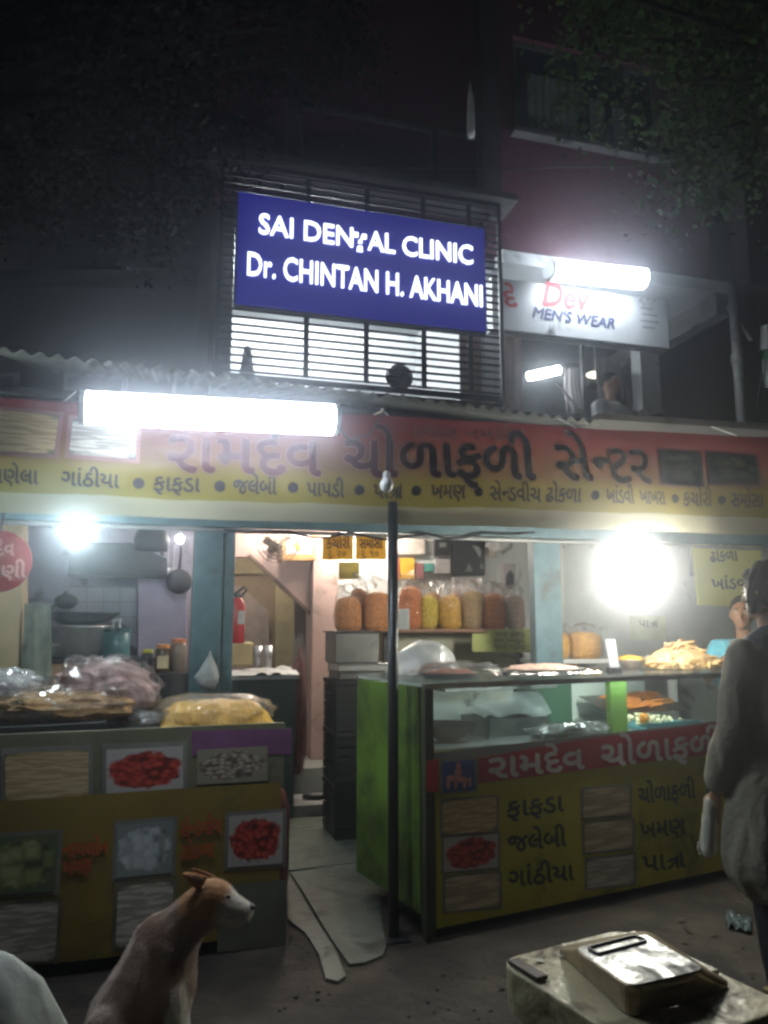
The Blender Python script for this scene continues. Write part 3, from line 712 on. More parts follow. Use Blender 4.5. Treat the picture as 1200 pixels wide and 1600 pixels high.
# upper print strip (panel leaning a little) & yellow skirt
def z_at(px, py, w=0.0): return fp(FL, px, py, w)[1]
zu0 = z_at(230, 1245, -.01); zu1 = z_at(230, 1145, -.01)
upm = mat('dull cream print', (.17, .17, .10), .5, var=.15, scale=4, dirt=.3)
part('print_panel', MB(FL).bx(UL0, UL1, -.02, -.003, zu0, zlt+.03), upm, lc, bevel=.002)
def lpic(name, x0, y0, x1, y1, w, ma, sk=0, par=lc):
    q = pxpoly(FL, [(x0, y1), (x1, y1-sk), (x1, y0-sk), (x0, y0)], w); return part(name, MB(FL).prism(q, w, w+.002), ma, par)
PB = mat('print border white', (.22, .22, .19), .5, dirt=.1)
lpic('printed_picture', 8, 1178, 138, 1252, -.026, sticks, 6)
lpic('printed_picture', 166, 1172, 286, 1240, -.026, redfood, 6)
lpic('printed_picture', 308, 1172, 418, 1226, -.026, rings, 6)
lpic('printed_border', 2, 1170, 144, 1258, -.0235, PB, 6); lpic('printed_border', 160, 1164, 292, 1248, -.0235, PB, 6)
lpic('printed_panel', 300, 1142, 455, 1182, -.0232, mat('purple print', (.22, .08, .2), .5), 4)
# yellow skirt: slightly wavy sheet
ys = mat('yellow flex', (.25, .18, .028), .45, var=.12, scale=2, dirt=.35, dirtcol=(.12, .1, .03), dscale=2)
zy1 = (z_at(0, 1268, -.05)+z_at(440, 1208, -.05))/2; zy0 = .06
def ydisp(u, z): return -.012*math.sin(u*7+z*3)*(1.1-z) - .01*math.sin(u*2.2)
part('skirt', MB(FL).grid(lambda s_, t_: (UL0+(UL1-UL0-.02)*s_, -.05+ydisp(UL0+(UL1-UL0-.02)*s_, zy0+(zy1-zy0)*t_), zy0+(zy1-zy0)*t_), 80, 16), ys, lc, smooth=True)
def spic(name, x0, y0, x1, y1, ma, sk, off):
    q = pxpoly(FL, [(x0, y1), (x1, y1-sk), (x1, y0-sk), (x0, y0)], -.05)
    def fn(s_, t_):
        u = q[0][0]+(q[1][0]-q[0][0])*s_; z = (q[0][1]+(q[3][1]-q[0][1])*t_)*(1-s_)+(q[1][1]+(q[2][1]-q[1][1])*t_)*s_
        return (u, -.05+ydisp(u, z)-off, z)
    return part(name, MB(FL).grid(fn, 10, 8), ma, lc, smooth=True)
for x0, y0, x1, y1, ma in ((-20, 1310, 86, 1400, greenfood), (180, 1290, 268, 1372, whitecubes), (356, 1276, 440, 1356, redfood), (-20, 1418, 86, 1510, greyfood), (180, 1386, 268, 1480, greyfood)):
    spic('printed_picture', x0, y0, x1, y1, ma, 8, .006); spic('printed_border', x0-6, y0-6, x1+6, y1+6, PB if y0 < 1380 else upm, 8, .003)
spic('printed_panel', 340, 1385, 445, 1490, mat('grey print', (.16, .17, .13), .5), 12, .0035)
orp = mat('orange print', (.52, .10, .02), .5)
def stext(s, a_, b_, h, ma=orp): text('lettering', s, a_, b_, h, FL, -.05, ma, lc, fat=.003, disp=ydisp, lift=.007, strips=.5)
stext('નાયલોન', (98, 1340), (168, 1334), 18); stext('ખમણ', (98, 1368), (142, 1362), 18)
stext('સેન~ડવીચ', (282, 1308), (346, 1301), 18); stext('ઢોકળા', (284, 1344), (334, 1339), 18)

# tray behind the rim at left
q = pxpoly(FL, [(-60, 1166), (166, 1152), (166, 1128), (-60, 1140)], .06)
solo('dark_tray', MB(FL).prism(q, .06, .50), mat('sooty tray', (.035, .035, .033), .5, .5), 'long sooty tray on the left counter under the brown snack bag', 'tray', (q[0][0], .06, zlt), FL, bevel=.004)
filmb = film('clear plastic bag', opacity=.02, gl=.34, bump=.9, scale=20)
filmh = film('hazy plastic bag', opacity=.14, gl=.4)
def bag(label, fr, c, r, food, seed, filmm=filmb, name='snack_bag', foodname='snacks', n=34, amp=.35, grp=None, tail=None, chunk=0):
    t_ = thing(name, label, 'bag', (c[0], c[1], c[2]), fr, group=grp)
    mb = MB(fr).ell((c[0], c[1], c[2]+r[2]*.48), (r[0], r[1], r[2]*.55), n, n//2, amp*.8, 2.6, seed, flat=c[2]+.002)
    part(foodname, mb, food, t_, smooth=False)
    mb = MB(fr).ell((c[0], c[1], c[2]+r[2]*.5), (r[0]*1.07, r[1]*1.07, r[2]*.63), n+10, n//2+4, amp*1.15, 3.3, seed+.3, flat=c[2]+.001)
    if tail:
        for k in range(3):
            a = tail+k*.5-.5
            mb.tube([(c[0]+r[0]*.7*math.cos(a), c[1], c[2]+r[2]*.3), (c[0]+r[0]*1.25*math.cos(a), c[1]-.05*math.sin(a), c[2]+r[2]*.15+.01*k)], [r[2]*.3, r[2]*.12], 7)
    part('plastic', mb, filmm, t_, smooth=True)
    return t_
def foodm(name, col, scale=30, bump=.7, rough=.5): return mat(name, col, rough, var=.3, scale=scale, bump=bump)
u, z = fp(FL, 160, 1105, .42)
bag('plastic bag of purple brown snacks, tallest on the left counter', FL, (u, .42, zlt), (.26, .2, .30), foodm('purple snacks', (.42, .26, .24)), 3, tail=.2)
u, z = fp(FL, 95, 1120, .2)
bag('long plastic bag of tan brown snacks lying in front on the left counter', FL, (u, .26, zlt+.035), (.33, .14, .15), foodm('tan snacks', (.5, .30, .12)), 5, tail=.1)
u, z = fp(FL, -8, 1090, .5)
bag('silvery plastic bag at the far left end of the counter', FL, (u, .5, zlt+.1), (.2, .16, .17), foodm('pale grey snacks', (.33, .31, .3)), 8, filmm=filmh)
# yellow papdi: folded sheets under plastic
u, z = fp(FL, 335, 1118, .25)
pt = thing('papdi_bag', 'plastic bag of folded yellow fried papdi sheets on the left counter', 'bag', (u, .28, zlt), FL)
pm = mat('yellow fried sheets', (.72, .42, .07), .5, var=.3, scale=8, bump=.5)
for k in range(5):
    def fn(s_, t_, k=k):
        x = u-.27+.55*s_; y = .08+.38*t_
        e_ = min(s_, 1-s_)*2; e2 = min(t_, 1-t_)*2
        z = zlt+.012+.026*k*(min(1, e_*3.2)**.5)*(min(1, e2*3)**.5)+.014*mn.noise(Vector((x*9, y*8, k*3)))+.008*mn.noise(Vector((x*25, y*21, k)))
        return (x+.02*mn.noise(Vector((k, t_*4, 1))), y+.02*mn.noise(Vector((s_*5, k, 2))), max(zlt+.003+.002*k, z))
    part('fried_sheet', MB(FL).grid(fn, 26, 14), pm, pt, smooth=True)
mb = MB(FL).ell((u, .27, zlt+.07), (.31, .24, .085), 40, 18, .2, 4, 4, flat=zlt+.002)
part('plastic', mb, filmb, pt, smooth=True)
mb = MB(FL).ell((u-.33, .2, zlt+.04), (.09, .1, .045), 16, 8, .8, 4, 9, flat=zlt+.002)
part('plastic_tail', mb, filmh, pt, smooth=True)
# ================================================================ RIGHT COUNTER
rc = thing('glass_counter', 'green food counter with a lit glass case and yellow printed front', 'counter', (.9, .35, 0), FR)
zt = 1.218; zg = .885; UE = 2.25; WDp = .78
grn = mat('green painted sheet', (.12, .22, .022), .5, var=.3, scale=4, dirt=.6, dirtcol=(.03, .045, .012), dscale=2.5)
ylw = mat('yellow green flex', (.50, .48, .02), .42, var=.1, scale=3, dirt=.35, dirtcol=(.1, .12, .02), dscale=1.8)
part('base', MB(FR).bx(.03, UE, .03, WDp, .1, zg-.03), blackm, rc)
part('floor_shelf', MB(FR).bx(.03, UE, .02, WDp-.02, zg-.028, zg), steel, rc)
part('side_panel', MB(FR).bx(-.006, .012, .32, WDp, .12, zt-.02), grn, rc, bevel=.003)
part('side_panel', MB(FR).bx(-.012, .006, -.0+.03, .30, .12, zt-.02), grn, rc, bevel=.003)
part('corner_post', MB(FR).bx(-.006, .045, -.02, .028, .02, zt-.02), mat('dark corner', (.05, .065, .03), .5, dirt=.3), rc, bevel=.003)
part('top_frame', MB(FR).bx(-.01, UE+.02, -.02, .0, zt-.03, zt-.002).bx(-.01, UE+.02, WDp-.02, WDp, zt-.03, zt-.002), dullsteel, rc)
glass = film('case glass', tint=(.93, .98, .97), opacity=.02, gl=.25, bump=0, rough=.03)
part('glass_top', MB(FR).bx(-.02, UE+.03, -.03, WDp+.01, zt, zt+.008), film('top glass', tint=(.95, .99, .98), opacity=.06, gl=.4, bump=0, rough=.06), rc)
part('glass_front', MB(FR).bx(.048, UE, -.008, -.004, zg+.002, zt-.031), glass, rc)
part('case_back', MB(FR).bx(.03, UE, WDp-.04, WDp-.03, zg, zt-.032), mat('white laminate', (.66, .72, .70), .35, var=.08, dirt=.08), rc)
ug0 = fp(FR, 868, 1110, .3)[0]; ug1 = fp(FR, 945, 1110, .1)[0]; ug2 = fp(FR, 990, 1110, 0.05)[0]
part('case_divider', MB(FR).bx(ug1+.05, ug2, .1, .14, zg+.002, zt-.034), mat('green board', (.16, .30, .05), .5), rc)
part('case_divider', MB(FR).bx(ug0-.1, ug0-.06+.4, .55, .58, zg+.002, zt-.034), mat('dark green board', (.03, .09, .055), .5), rc)
for k, uu in enumerate((.1, UE-.1)): part('foot', MB(FR).bx(uu, uu+.06, .1, .6, 0, .098), blackm, rc)
part('added_strip_cover', MB(FR).bx(.05, UE-.04, .003, .045, zt-.01, zt-.004), dullsteel, rc)  # cover added to hide the extra strip from above
part('added_strip_light', MB(FR).bx(.06, UE-.05, .012, .03, zt-.024, zt-.012), emis('added case strip', (.85, 1, .97), 26), rc)  # strip lamp added inside the case to brighten its contents
# printed front
zr1 = z = (fp(FR, 690, 1180, -.02)[1]+fp(FR, 1100, 1135, -.02)[1])/2 + .0
zr0 = (fp(FR, 760, 1224, -.02)[1]+fp(FR, 1120, 1172, -.02)[1])/2
zf0 = fp(FR, 690, 1432, -.02)[1]
print('right front', zr1, zr0, zf0)
def rprism(name, pts, w, ma, th=.002): return part(name, MB(FR).prism(pxpoly(FR, pts, w), w, w+th), ma, rc)
part('front_panel', MB(FR).bx(.05, UE, -.018, -.002, .06, zg-.004), ylw, rc)
rprism('red_stripe', [(748, 1224), (1160, 1172), (1160, 1124), (900, 1157), (748, 1185)], -.0225, mat('red print', (.42, .025, .045), .4, var=.1, dirt=.15))
rprism('red_patch', [(667, 1238), (686, 1237), (686, 1186), (667, 1190)], -.0225, M.get('x') or mat('red print side', (.5, .03, .03), .4))
rprism('grey_edge', [(680, 1186), (750, 1182), (1160, 1132), (1160, 1122), (680, 1176)], -.0215, mat('grey edging', (.25, .25, .25), .4))
rprism('logo_border', [(688, 1243), (746, 1237), (746, 1183), (688, 1187)], -.0235, PB)
rprism('logo_ground', [(692, 1239), (742, 1233), (742, 1187), (692, 1191)], -.0255, mat('logo blue', (.03, .06, .28), .4))
lg = mat('logo pink', (.6, .25, .22), .5)
mb = MB(FR)
for cx, cy, rx, ry in ((716, 1196, 4, 5), (716, 1208, 6, 9), (706, 1216, 9, 5), (722, 1218, 10, 5), (700, 1226, 3, 7), (712, 1227, 2.5, 7), (726, 1226, 3, 7), (734, 1222, 2.5, 8)):
    mb.poly([(lambda q: (q[0], -.0275-.0003*cx % .002, q[1]))(fp(FR, cx+rx*math.cos(a*math.pi/6), cy+ry*math.sin(a*math.pi/6), -.0275)) for a in range(12)])
part('logo_figure', mb, lg, rc)
whp = mat('white print', (.62, .62, .62), .45); blp = mat('dark green print', (.035, .05, .012), .5)
text('lettering', 'રામદેવ', (764, 1217), (912, 1200), 26, FR, -.0225, whp, rc, fat=.0055)
text('lettering', 'ચોળાફળી', (940, 1199), (1128, 1176), 28, FR, -.0225, whp, rc, fat=.0055)
for s_, a_, b_ in (('ફાફડા', (792, 1277), (880, 1267)), ('જલેબી', (794, 1331), (884, 1321)), ('ગાંઠીયા', (794, 1386), (896, 1374)), ('ચોળાફળી', (998, 1256), (1086, 1246)), ('ખમણ', (1000, 1310), (1070, 1302)), ('પા#ા', (1004, 1362), (1070, 1354))):
    text('lettering', s_, a_, b_, 20, FR, -.0205, blp, rc, fat=.0035, lift=.003)
rings2 = printmat('pale snack print', (.13, .12, .08), (.42, .34, .22), (.66, .58, .42), 'sticks', 6, seed=8)
for x0, y0, x1, y1, ma, sk in ((692, 1252, 776, 1304, sticks, 6), (694, 1310, 778, 1362, redfood, 7), (696, 1372, 780, 1424, rings2, 8), (912, 1234, 984, 1278, rings2, 6), (914, 1288, 988, 1332, rings2, 7), (918, 1344, 990, 1388, greyfood, 8)):
    rprism('printed_border', [(x0-4, y1+4), (x1+4, y1+4-sk), (x1+4, y0-4-sk), (x0-4, y0-4)], -.0208, PB); rprism('printed_picture', [(x0, y1), (x1, y1-sk), (x1, y0-sk), (x0, y0)], -.0232, ma)
rprism('blue_print', [(1104, 1280), (1120, 1278), (1120, 1222), (1104, 1226)], -.0215, mat('faded blue print', (.06, .14, .2), .5))

# in the case
def dish(name, label, cat, fr, c, prof, ma, sx=1, sy=1, food=None, n=28):
    t_ = thing(name, label, cat, c, fr)
    part('shell', MB(fr).lathe(c[0], c[1], [(r, c[2]+z) for r, z in prof], n, sx, sy), ma, t_, smooth=True)
    if food:
        part(food[0], food[1], food[2], t_, smooth=True)
    return t_
u = fp(FR, 690, 1145, .25)[0]
dish('iron_bowl', 'black iron bowl at the left end inside the glass case', 'bowl', FR, (u+.06, .28, zg+.002), [(.06, 0), (.13, .05), (.165, .085), (.17, .088), (.16, .084), (.12, .05), (.05, .012)], blackm)
ua_ = fp(FR, 758, 1145, .3)[0]; ub_ = fp(FR, 850, 1145, .3)[0]
t_ = thing('steel_pan', 'square dull steel pan in the glass case behind the plastic bundle', 'pan', (ua_, .3, zg), FR)
part('wall', MB(FR).bx(ua_, ub_, .25, .256, zg+.002, zg+.10).bx(ua_, ub_, .544, .55, zg+.002, zg+.10).bx(ua_, ua_+.006, .257, .543, zg+.002, zg+.1).bx(ub_-.006, ub_, .257, .543, zg+.002, zg+.1), dullsteel, t_)
part('bottom', MB(FR).bx(ua_+.007, ub_-.007, .257, .543, zg+.002, zg+.01), dullsteel, t_)
t_ = solo('plastic_sheet', MB(FR).grid(lambda s_, t2: (ua_+.02+(ub_-ua_)*1.05*s_, .33+.06*math.sin(s_*5+t2*2)+.1*t2, zg+.1+(.03+.17*s_)*t2+.01*math.sin(s_*14)), 26, 12), film('grey plastic sheet', opacity=.42, gl=.3), 'greyish clear plastic sheet standing up out of the steel pan', 'plastic sheet', (ua_, .35, zg+.1), FR, smooth=True)
ua2 = fp(FR, 832, 1150, .12)[0]
t_ = thing('plastic_bundle', 'crumpled clear plastic bundle with bright folds lying in the glass case', 'plastic bag', (ua2, .12, zg), FR)
for k in range(3):
    part('fold', MB(FR).ell((ua2+.1+.14*k, .1+.04*(k % 2), zg+.035), (.13, .07, .035), 26, 12, .7, 5, k+2, flat=zg+.002), film('bundle film', opacity=.22, gl=.9, rough=.1, bump=1), t_, smooth=True)
# hanging trays under the glass top
ua3 = fp(FR, 688, 1080, .35)[0]; ub3 = fp(FR, 862, 1078, .35)[0]
solo('steel_rack', MB(FR).bx(ua3, ub3, .3, .6, zt-.075, zt-.066).bx(ua3, ub3, .295, .299, zt-.08, zt-.035), dullsteel, 'flat steel tray hung just under the glass counter top', 'tray', (ua3, .3, zt-.08), FR, bevel=.002)
# right compartment
ua4 = fp(FR, 998, 1150, .12)[0]
t_ = thing('cube_tray', 'blue edged tray heaped with white puffed cubes in the glass case', 'tray', (ua4, .1, zg), FR)
part('tray', MB(FR).bx(ua4, ua4+.46, .06, .36, zg+.002, zg+.02).bx(ua4, ua4+.46, .05, .058, zg+.002, zg+.045), mat('blue tray', (.12, .35, .42), .4), t_)
mb = MB(FR)
for k in range(110):
    x = ua4+.03+.3*random.random()**1.2; y = .08+.2*random.random(); zz = zg+.03+.05*random.random()*(1-abs(x-ua4-.14)/.35)
    s_ = .011; mb.ell((x, y, zz), (s_*random.uniform(.8, 1.4), s_, s_), 6, 4)
o = part('puffed_cubes', mb, mat('puffed cubes', (.8, .74, .5), .6), t_); o['kind'] = 'stuff'
part('orange_piece', MB(FR).ell((ua4+.03, .1, zg+.07), (.03, .03, .03), 10, 6, .3), mat('orange piece', (.8, .3, .04), .5), t_)
t_ = thing('orange_snack_tray', 'sloping tray of thin orange fried strips at the right in the case', 'tray', (ua4+.2, .4, zg), FR)
part('tray', MB(FR).poly([(ua4+.05, .38, zg+.06), (ua4+.75, .38, zg+.06), (ua4+.75, .7, zg+.15), (ua4+.05, .7, zg+.15)]), dullsteel, t_, solid=.004)
mb = MB(FR)
for k in range(70):
    x = ua4+.2+.42*random.random(); y = .42+.22*random.random(); zz = zg+.08+(y-.4)*.28+.02*random.random(); a = random.uniform(-.5, .5)
    mb.tube([(x-.06*math.cos(a), y-.06*math.sin(a), zz), (x+.06*math.cos(a), y+.06*math.sin(a), zz+.01)], .006, 5)
o = part('orange_strips', mb, mat('orange strips', (.85, .28, .06), .5), t_); o['kind'] = 'stuff'

# ---- on the counter top
zc = zt+.010
def traybag(label, px, py, w, sx, sy, foodcol, seed, amp=.4, hgt=.05):
    u, _ = fp(FR, px, py, w)
    t_ = thing('food_tray', label, 'tray', (u, w, zc), FR)
    part('tray', MB(FR).lathe(u, w, [(sx*.85, zc), (sx, zc+.025), (sx+.006, zc+.027), (sx-.01, zc+.022), (sx*.84, zc+.006)], 28, 1, sy/sx), steel, t_, smooth=True)
    part('food', MB(FR).ell((u, w, zc+.015), (sx*.9, sy*.9, hgt), 30, 12, amp, 5, seed, flat=zc+.01), foodm('food %d' % seed, foodcol, 40), t_, smooth=True)
    return t_
traybag('oval tray of pink orange food wrapped in plastic at the counter corner', 702, 1048, .2, .17, .12, (.75, .33, .2), 2, .15, .035)
u, _ = fp(FR, 715, 1045, .2)
solo('plastic_wrap', MB(FR).ell((u+.02, .2, zc+.03), (.25, .17, .05), 36, 14, .5, 4, 6, flat=zc+.001), filmh, 'crumpled clear wrap over the pink orange food tray', 'plastic wrap', (u, .2, zc), FR, smooth=True)
u, _ = fp(FR, 668, 1020, .5)
solo('plastic_dome', MB(FR).ell((u+.02, .55, zc+.0), (.2, .17, .19), 36, 18, .12, 3, 6, flat=zc+.001), film('milky dome', opacity=.5, gl=.3, bump=.3), 'milky clear plastic bag bulging like a dome behind the corner tray', 'plastic bag', (u, .55, zc), FR, smooth=True)
u, _ = fp(FR, 845, 1045, .25)
traybag('long foil tray of pale pink food in the middle of the counter top', 845, 1045, .3, .3, .17, (.66, .45, .36), 3, .2, .04)
solo('foil_wrap', MB(FR).grid(lambda a_, b_: (u-.3+.62*a_, .06+.13*b_, zc+.004+.02*abs(mn.noise(Vector((a_*17, b_*5, 0))))+.012*abs(mn.noise(Vector((a_*40, b_*9, 4))))), 70, 12), mat('crumpled foil', (.8, .8, .8), .18, 1, bump=.3, scale=25), 'crumpled shiny foil strip along the front of the counter top', 'foil', (u, .1, zc), FR)
u, _ = fp(FR, 1075, 1040, .25)
t_ = thing('fafda_heap', 'tall glowing heap of golden fried strips under the bright bulb', 'food', (u, .3, zc), FR)
mb = MB(FR)
for k in range(260):
    rr_ = random.random()**.7; th = random.random()*6.28; x = u+.03+.26*rr_*math.cos(th); y = .33+.2*rr_*math.sin(th)
    zz = zc+.014+(1-rr_)*.16*random.random()+.02*random.random(); a = random.uniform(-1, 1); b_ = random.uniform(-.03, .03)
    mb.tube([(x-.06*math.cos(a), y-.06*math.sin(a), max(zc+.008, zz-b_)), (x, y, zz+.01), (x+.06*math.cos(a), y+.06*math.sin(a), max(zc+.008, zz+b_))], [.006, .011, .006], 5)
mb.ell((u+.03, .33, zc+.03), (.25, .19, .1), 20, 8, .2, 3, 2, flat=zc+.002)
o = part('fried_strips', mb, mat('golden strips', (.75, .50, .24), .5, var=.3, scale=20), t_); o['kind'] = 'stuff'
u, _ = fp(FR, 985, 1025, .45)
dish('orange_bowl', 'bowl of bright orange chutney standing left of the fried heap', 'bowl', FR, (u, .45, zc), [(.05, 0), (.09, .05), (.105, .06), (.09, .052), (.05, .01)], steel,
     food=('chutney', MB(FR).lathe(u, .45, [(.088, zc+.045), (.07, zc+.075), (.02, zc+.085)], 20), mat('chutney', (.85, .38, .03), .35)))
# card stand
u, _ = fp(FR, 960, 1040, .08)
t_ = thing('card_stand', 'small leaning white card on a dark stand on the counter edge', 'card stand', (u, .08, zc), FR)
part('card', MB(FR).prism([(u-.045, zc+.035), (u+.03, zc+.035), (u+.005, zc+.2), (u-.07, zc+.2)], .07, .074), mat('white card', (.82, .86, .92), .3, var=.02, bump=0), t_)
part('stand', MB(FR).prism([(u-.05, zc), (u+.035, zc), (u+.03, zc+.034), (u-.046, zc+.034)], .055, .1), blackm, t_)
# white small bag on the left corner
u, _ = fp(FR, 600, 1045, .7)
solo('white_pouch', MB(FR).ell((u+.03, .62, zc+.03), (.05, .05, .045), 20, 12, .5, 4, 4, flat=zc), mat('white poly', (.7, .68, .58), .4), 'small knotted white pouch on the rear left corner of the counter', 'pouch', (u, .62, zc), FR, smooth=True)
# ================================================================ LAMPS
batten('long bright tube light fixed in front of the red and yellow banner', FA, (135, 637), (520, 656), 3.45, 0, emis('banner tube', (.80, .90, 1), E_TUBE), .072)  # oversized radius: the overexposed glare is put into the tube's shape
LTUBE = bpy.data.objects[max(o.name for o in COL.objects if o.get('label', '').startswith('long bright tube'))]
u, z = fp(FA, 520, 656, 3.45)
solo('lamp_wire', MB(FA).tube([(u+.02, 3.52, z+.02), (u+.10, 3.56, z-.06), (u+.22, 3.62, z-.02), (u+.34, 3.74, z+.16), (u+.36, WRF+.1, z+.24)], .005, 6), blackm, 'loose black wire running from the right end of the banner tube up to the roof', 'wire', (u, 3.5, z), FA)
# arms holding tube
u, z = fp(FA, 330, 645, 3.45)
for du in (-.35, .35): part('arm', MB(FA).tube([(u+du, 3.56, z+.01), (u+du, 3.9, z+.14), (u+du, WRF+.1, z+.16)], .009), blackm, LTUBE)
def bulb(label, pos, rad, em, cordz):
    t_ = thing('light_bulb', label, 'light', tuple(pos), WF)
    p = pos
    part('globe', MB(WF).lathe(p.x, p.y, [(rad*.3, p.z-rad), (rad*.75, p.z-rad*.7), (rad, p.z), (rad*.85, p.z+rad*.5), (rad*.5, p.z+rad)], 20), em, t_, smooth=True)
    part('cap', MB(WF).lathe(p.x, p.y, [(rad*.5, p.z+rad*1.01), (rad*.5, p.z+rad*1.7), (rad*.25, p.z+rad*2)], 14), white, t_)
    part('cord', MB(WF).tube([(p.x, p.y, p.z+rad*1.9), (p.x+.01, p.y, cordz)], .005, 6), blackm, t_)
    return t_
bulb('dazzling white bulb hanging over the glass counter', atY(990, 893, 4.6), .145, emis('counter bulb', (1, .98, .86), E_BULB), 2.25)  # globe larger than life, its glare made part of the shape
bulb('bright bulb hanging in front of the kitchen at the left', atY(121, 832, 4.15), .05, emis('kitchen bulb', (.78, .97, 1), E_KBULB), 2.5)
bulb('small lit bulb hanging by the teal post in the kitchen', atY(281, 842, 6.2), .03, emis('small bulb', (.9, .93, 1), 160), 2.6)
bulb('unlit white bulb hanging in front of the banner above the pole', atY(604, 758, 3.6), .034, mat('white bulb glass', (.75, .75, .73), .3), 2.4)
u, z = fp(FA, 520, 700, 6.9)  # tube added out of view to brighten the shop interior
e = thing('tube_light', 'added unseen tube light under the shop ceiling behind the banner', 'light', (u, 6.9, 2.5), FA)
part('tube', MB(FA).tube([(u-.6, 6.9, 2.545), (u+.6, 6.9, 2.545)], .025), emis('added shop tube', (1, .88, .74), E_SHOP_FILL*2.2), e, smooth=True)
part('fixture', MB(FA).bx(u-.64, u+.64, 6.87, 6.93, 2.572, 2.618), white, e)

u = fp(FA, 400, 850, 7.75)[0]  # hidden bulb added to brighten the room seen through the opening
e = thing('added_bulb', 'added unseen bulb brightening the small back room behind the stairs opening', 'light', (u, 7.75, 2.4), FA)
part('globe', MB(FA).ell((u, 7.75, 2.42), (.06, .06, .07), 16, 10), emis('added back room bulb', (1, .86, .66), 75), e, smooth=True)
part('holder', MB(FA).tube([(u, 7.75, 2.49), (u, 7.75, 2.618)], .02), white, e)

# ================================================================ KITCHEN (left)
WK = 6.6
zk = fp(FA, 130, 1030, WK-.3)[1]
ka, kb = fp(FA, 66, 1060, WK-.3)[0], fp(FA, 235, 1060, WK-.3)[0]
kt = thing('kitchen_counter', 'pinkish wooden kitchen counter carrying the big steel pot', 'counter', ((ka+kb)/2, WK-.3, .3), FA)
part('body', MB(FA).bx(ka, kb, WK-.28, WK+.25, .3, zk-.03), mat('pale wood', (.55, .34, .20), .6, dirt=.3), kt)
part('top', MB(FA).bx(ka-.03, kb+.03, WK-.31, WK+.28, zk-.028, zk), blackm, kt)
u = fp(FA, 122, 1000, WK)[0]
dish('cooking_pot', 'large steel cooking pot on the kitchen counter under a black wok', 'pot', FA, (u, WK-.02, zk), [(.2, 0), (.235, .02), (.24, .24), (.25, .25), (.235, .245), (.23, .03)], steel, n=36)
dish('wok', 'black wok sitting on top of the large steel pot', 'wok', FA, (u+.02, WK-.02, zk+.252), [(.1, 0), (.22, .04), (.29, .1), (.3, .102), (.28, .095), (.2, .045), (.05, .01)], blackm, n=36)
solo('ladle', MB(FA).tube([(u-.26, WK-.05, zk+.3), (u-.1, WK-.05, zk+.52)], .012).ell((u-.1, WK-.05, zk+.44), (.09, .05, .06)), blackm, 'black ladle leaning up against the left rim of the wok', 'ladle', (u-.2, WK-.05, zk+.3), FA)
u = fp(FA, 183, 1000, WK)[0]
t_ = thing('water_canister', 'small teal canister standing right of the steel pot', 'canister', (u, WK-.1, zk), FA)
part('body', MB(FA).lathe(u, WK-.1, [(.1, zk), (.105, zk+.01), (.105, zk+.19), (.09, zk+.2)], 24), mat('teal plastic', (.06, .17, .19), .35), t_, smooth=True)
part('lid', MB(FA).lathe(u, WK-.1, [(.11, zk+.2), (.11, zk+.225), (.05, zk+.235)], 24), mat('dark teal', (.03, .1, .11), .4), t_)
part('handle', MB(FA).tube([(u-.03, WK-.1, zk+.235), (u-.03, WK-.1, zk+.29), (u+.02, WK-.1, zk+.3), (u+.02, WK-.1, zk+.235)], .01), white, t_)
# splashback
pnl = thing('splashback', 'pale lavender tiled splashback behind the pot', 'wall panel', (fp(FA, 160, 960, WB)[0], WB-.03, 1.2), FA)
part('backing', pxprism(FA, [(108, 1035), (214, 1035), (214, 918), (108, 914)], WB-.03, .02), mat('grout', (.3, .28, .32), .8), pnl)
tm = mat('lavender tile', (.5, .47, .56), .25, var=.08)
for k in range(4):
    for j in range(5):
        x = 110+26*k; y = 918+23.4*j
        part('tile', pxprism(FA, [(x, y+22), (x+24.6, y+22), (x+24.6, y), (x, y)], WB-.036, .005), tm, pnl)
solo('cupboard', pxprism(FA, [(215, 1040), (292, 1040), (292, 905), (215, 903)], WB-.4, .38), mat('lavender sheet', (.34, .31, .42), .5, var=.12), 'lavender metal cupboard beside the tiled splashback', 'cupboard', (fp(FA, 250, 1000, WB-.4)[0], WB-.4, 1.1), FA, bevel=.006)
# exhaust hood
solo('exhaust_hood', MB(FA).prism(pxpoly(FA, [(104, 898), (112, 848), (205, 848), (262, 872), (262, 900)], WB-.5), WB-.5, WB-.01), mat('sooty hood', (.03, .035, .038), .6, dirt=.4), 'sooty grey exhaust hood on the kitchen back wall', 'hood', (fp(FA, 180, 890, WB-.5)[0], WB-.5, 1.8), FA, bevel=.01)
u, z = fp(FA, 237, 842, 6.0)
t_ = thing('ceiling_fan_motor', 'dark hanging round pan shape under the kitchen ceiling', 'pan', (u, 6.0, z), FA)
part('disc', MB(FA).lathe(u, 6.0, [(.02, z-.1), (.12, z-.09), (.13, z), (.1, z+.07), (.03, z+.1)], 24), blackm, t_, smooth=True)
part('rod', MB(FA).tube([(u, 6.0, z+.1), (u, 6.0, 2.62)], .012), blackm, t_)
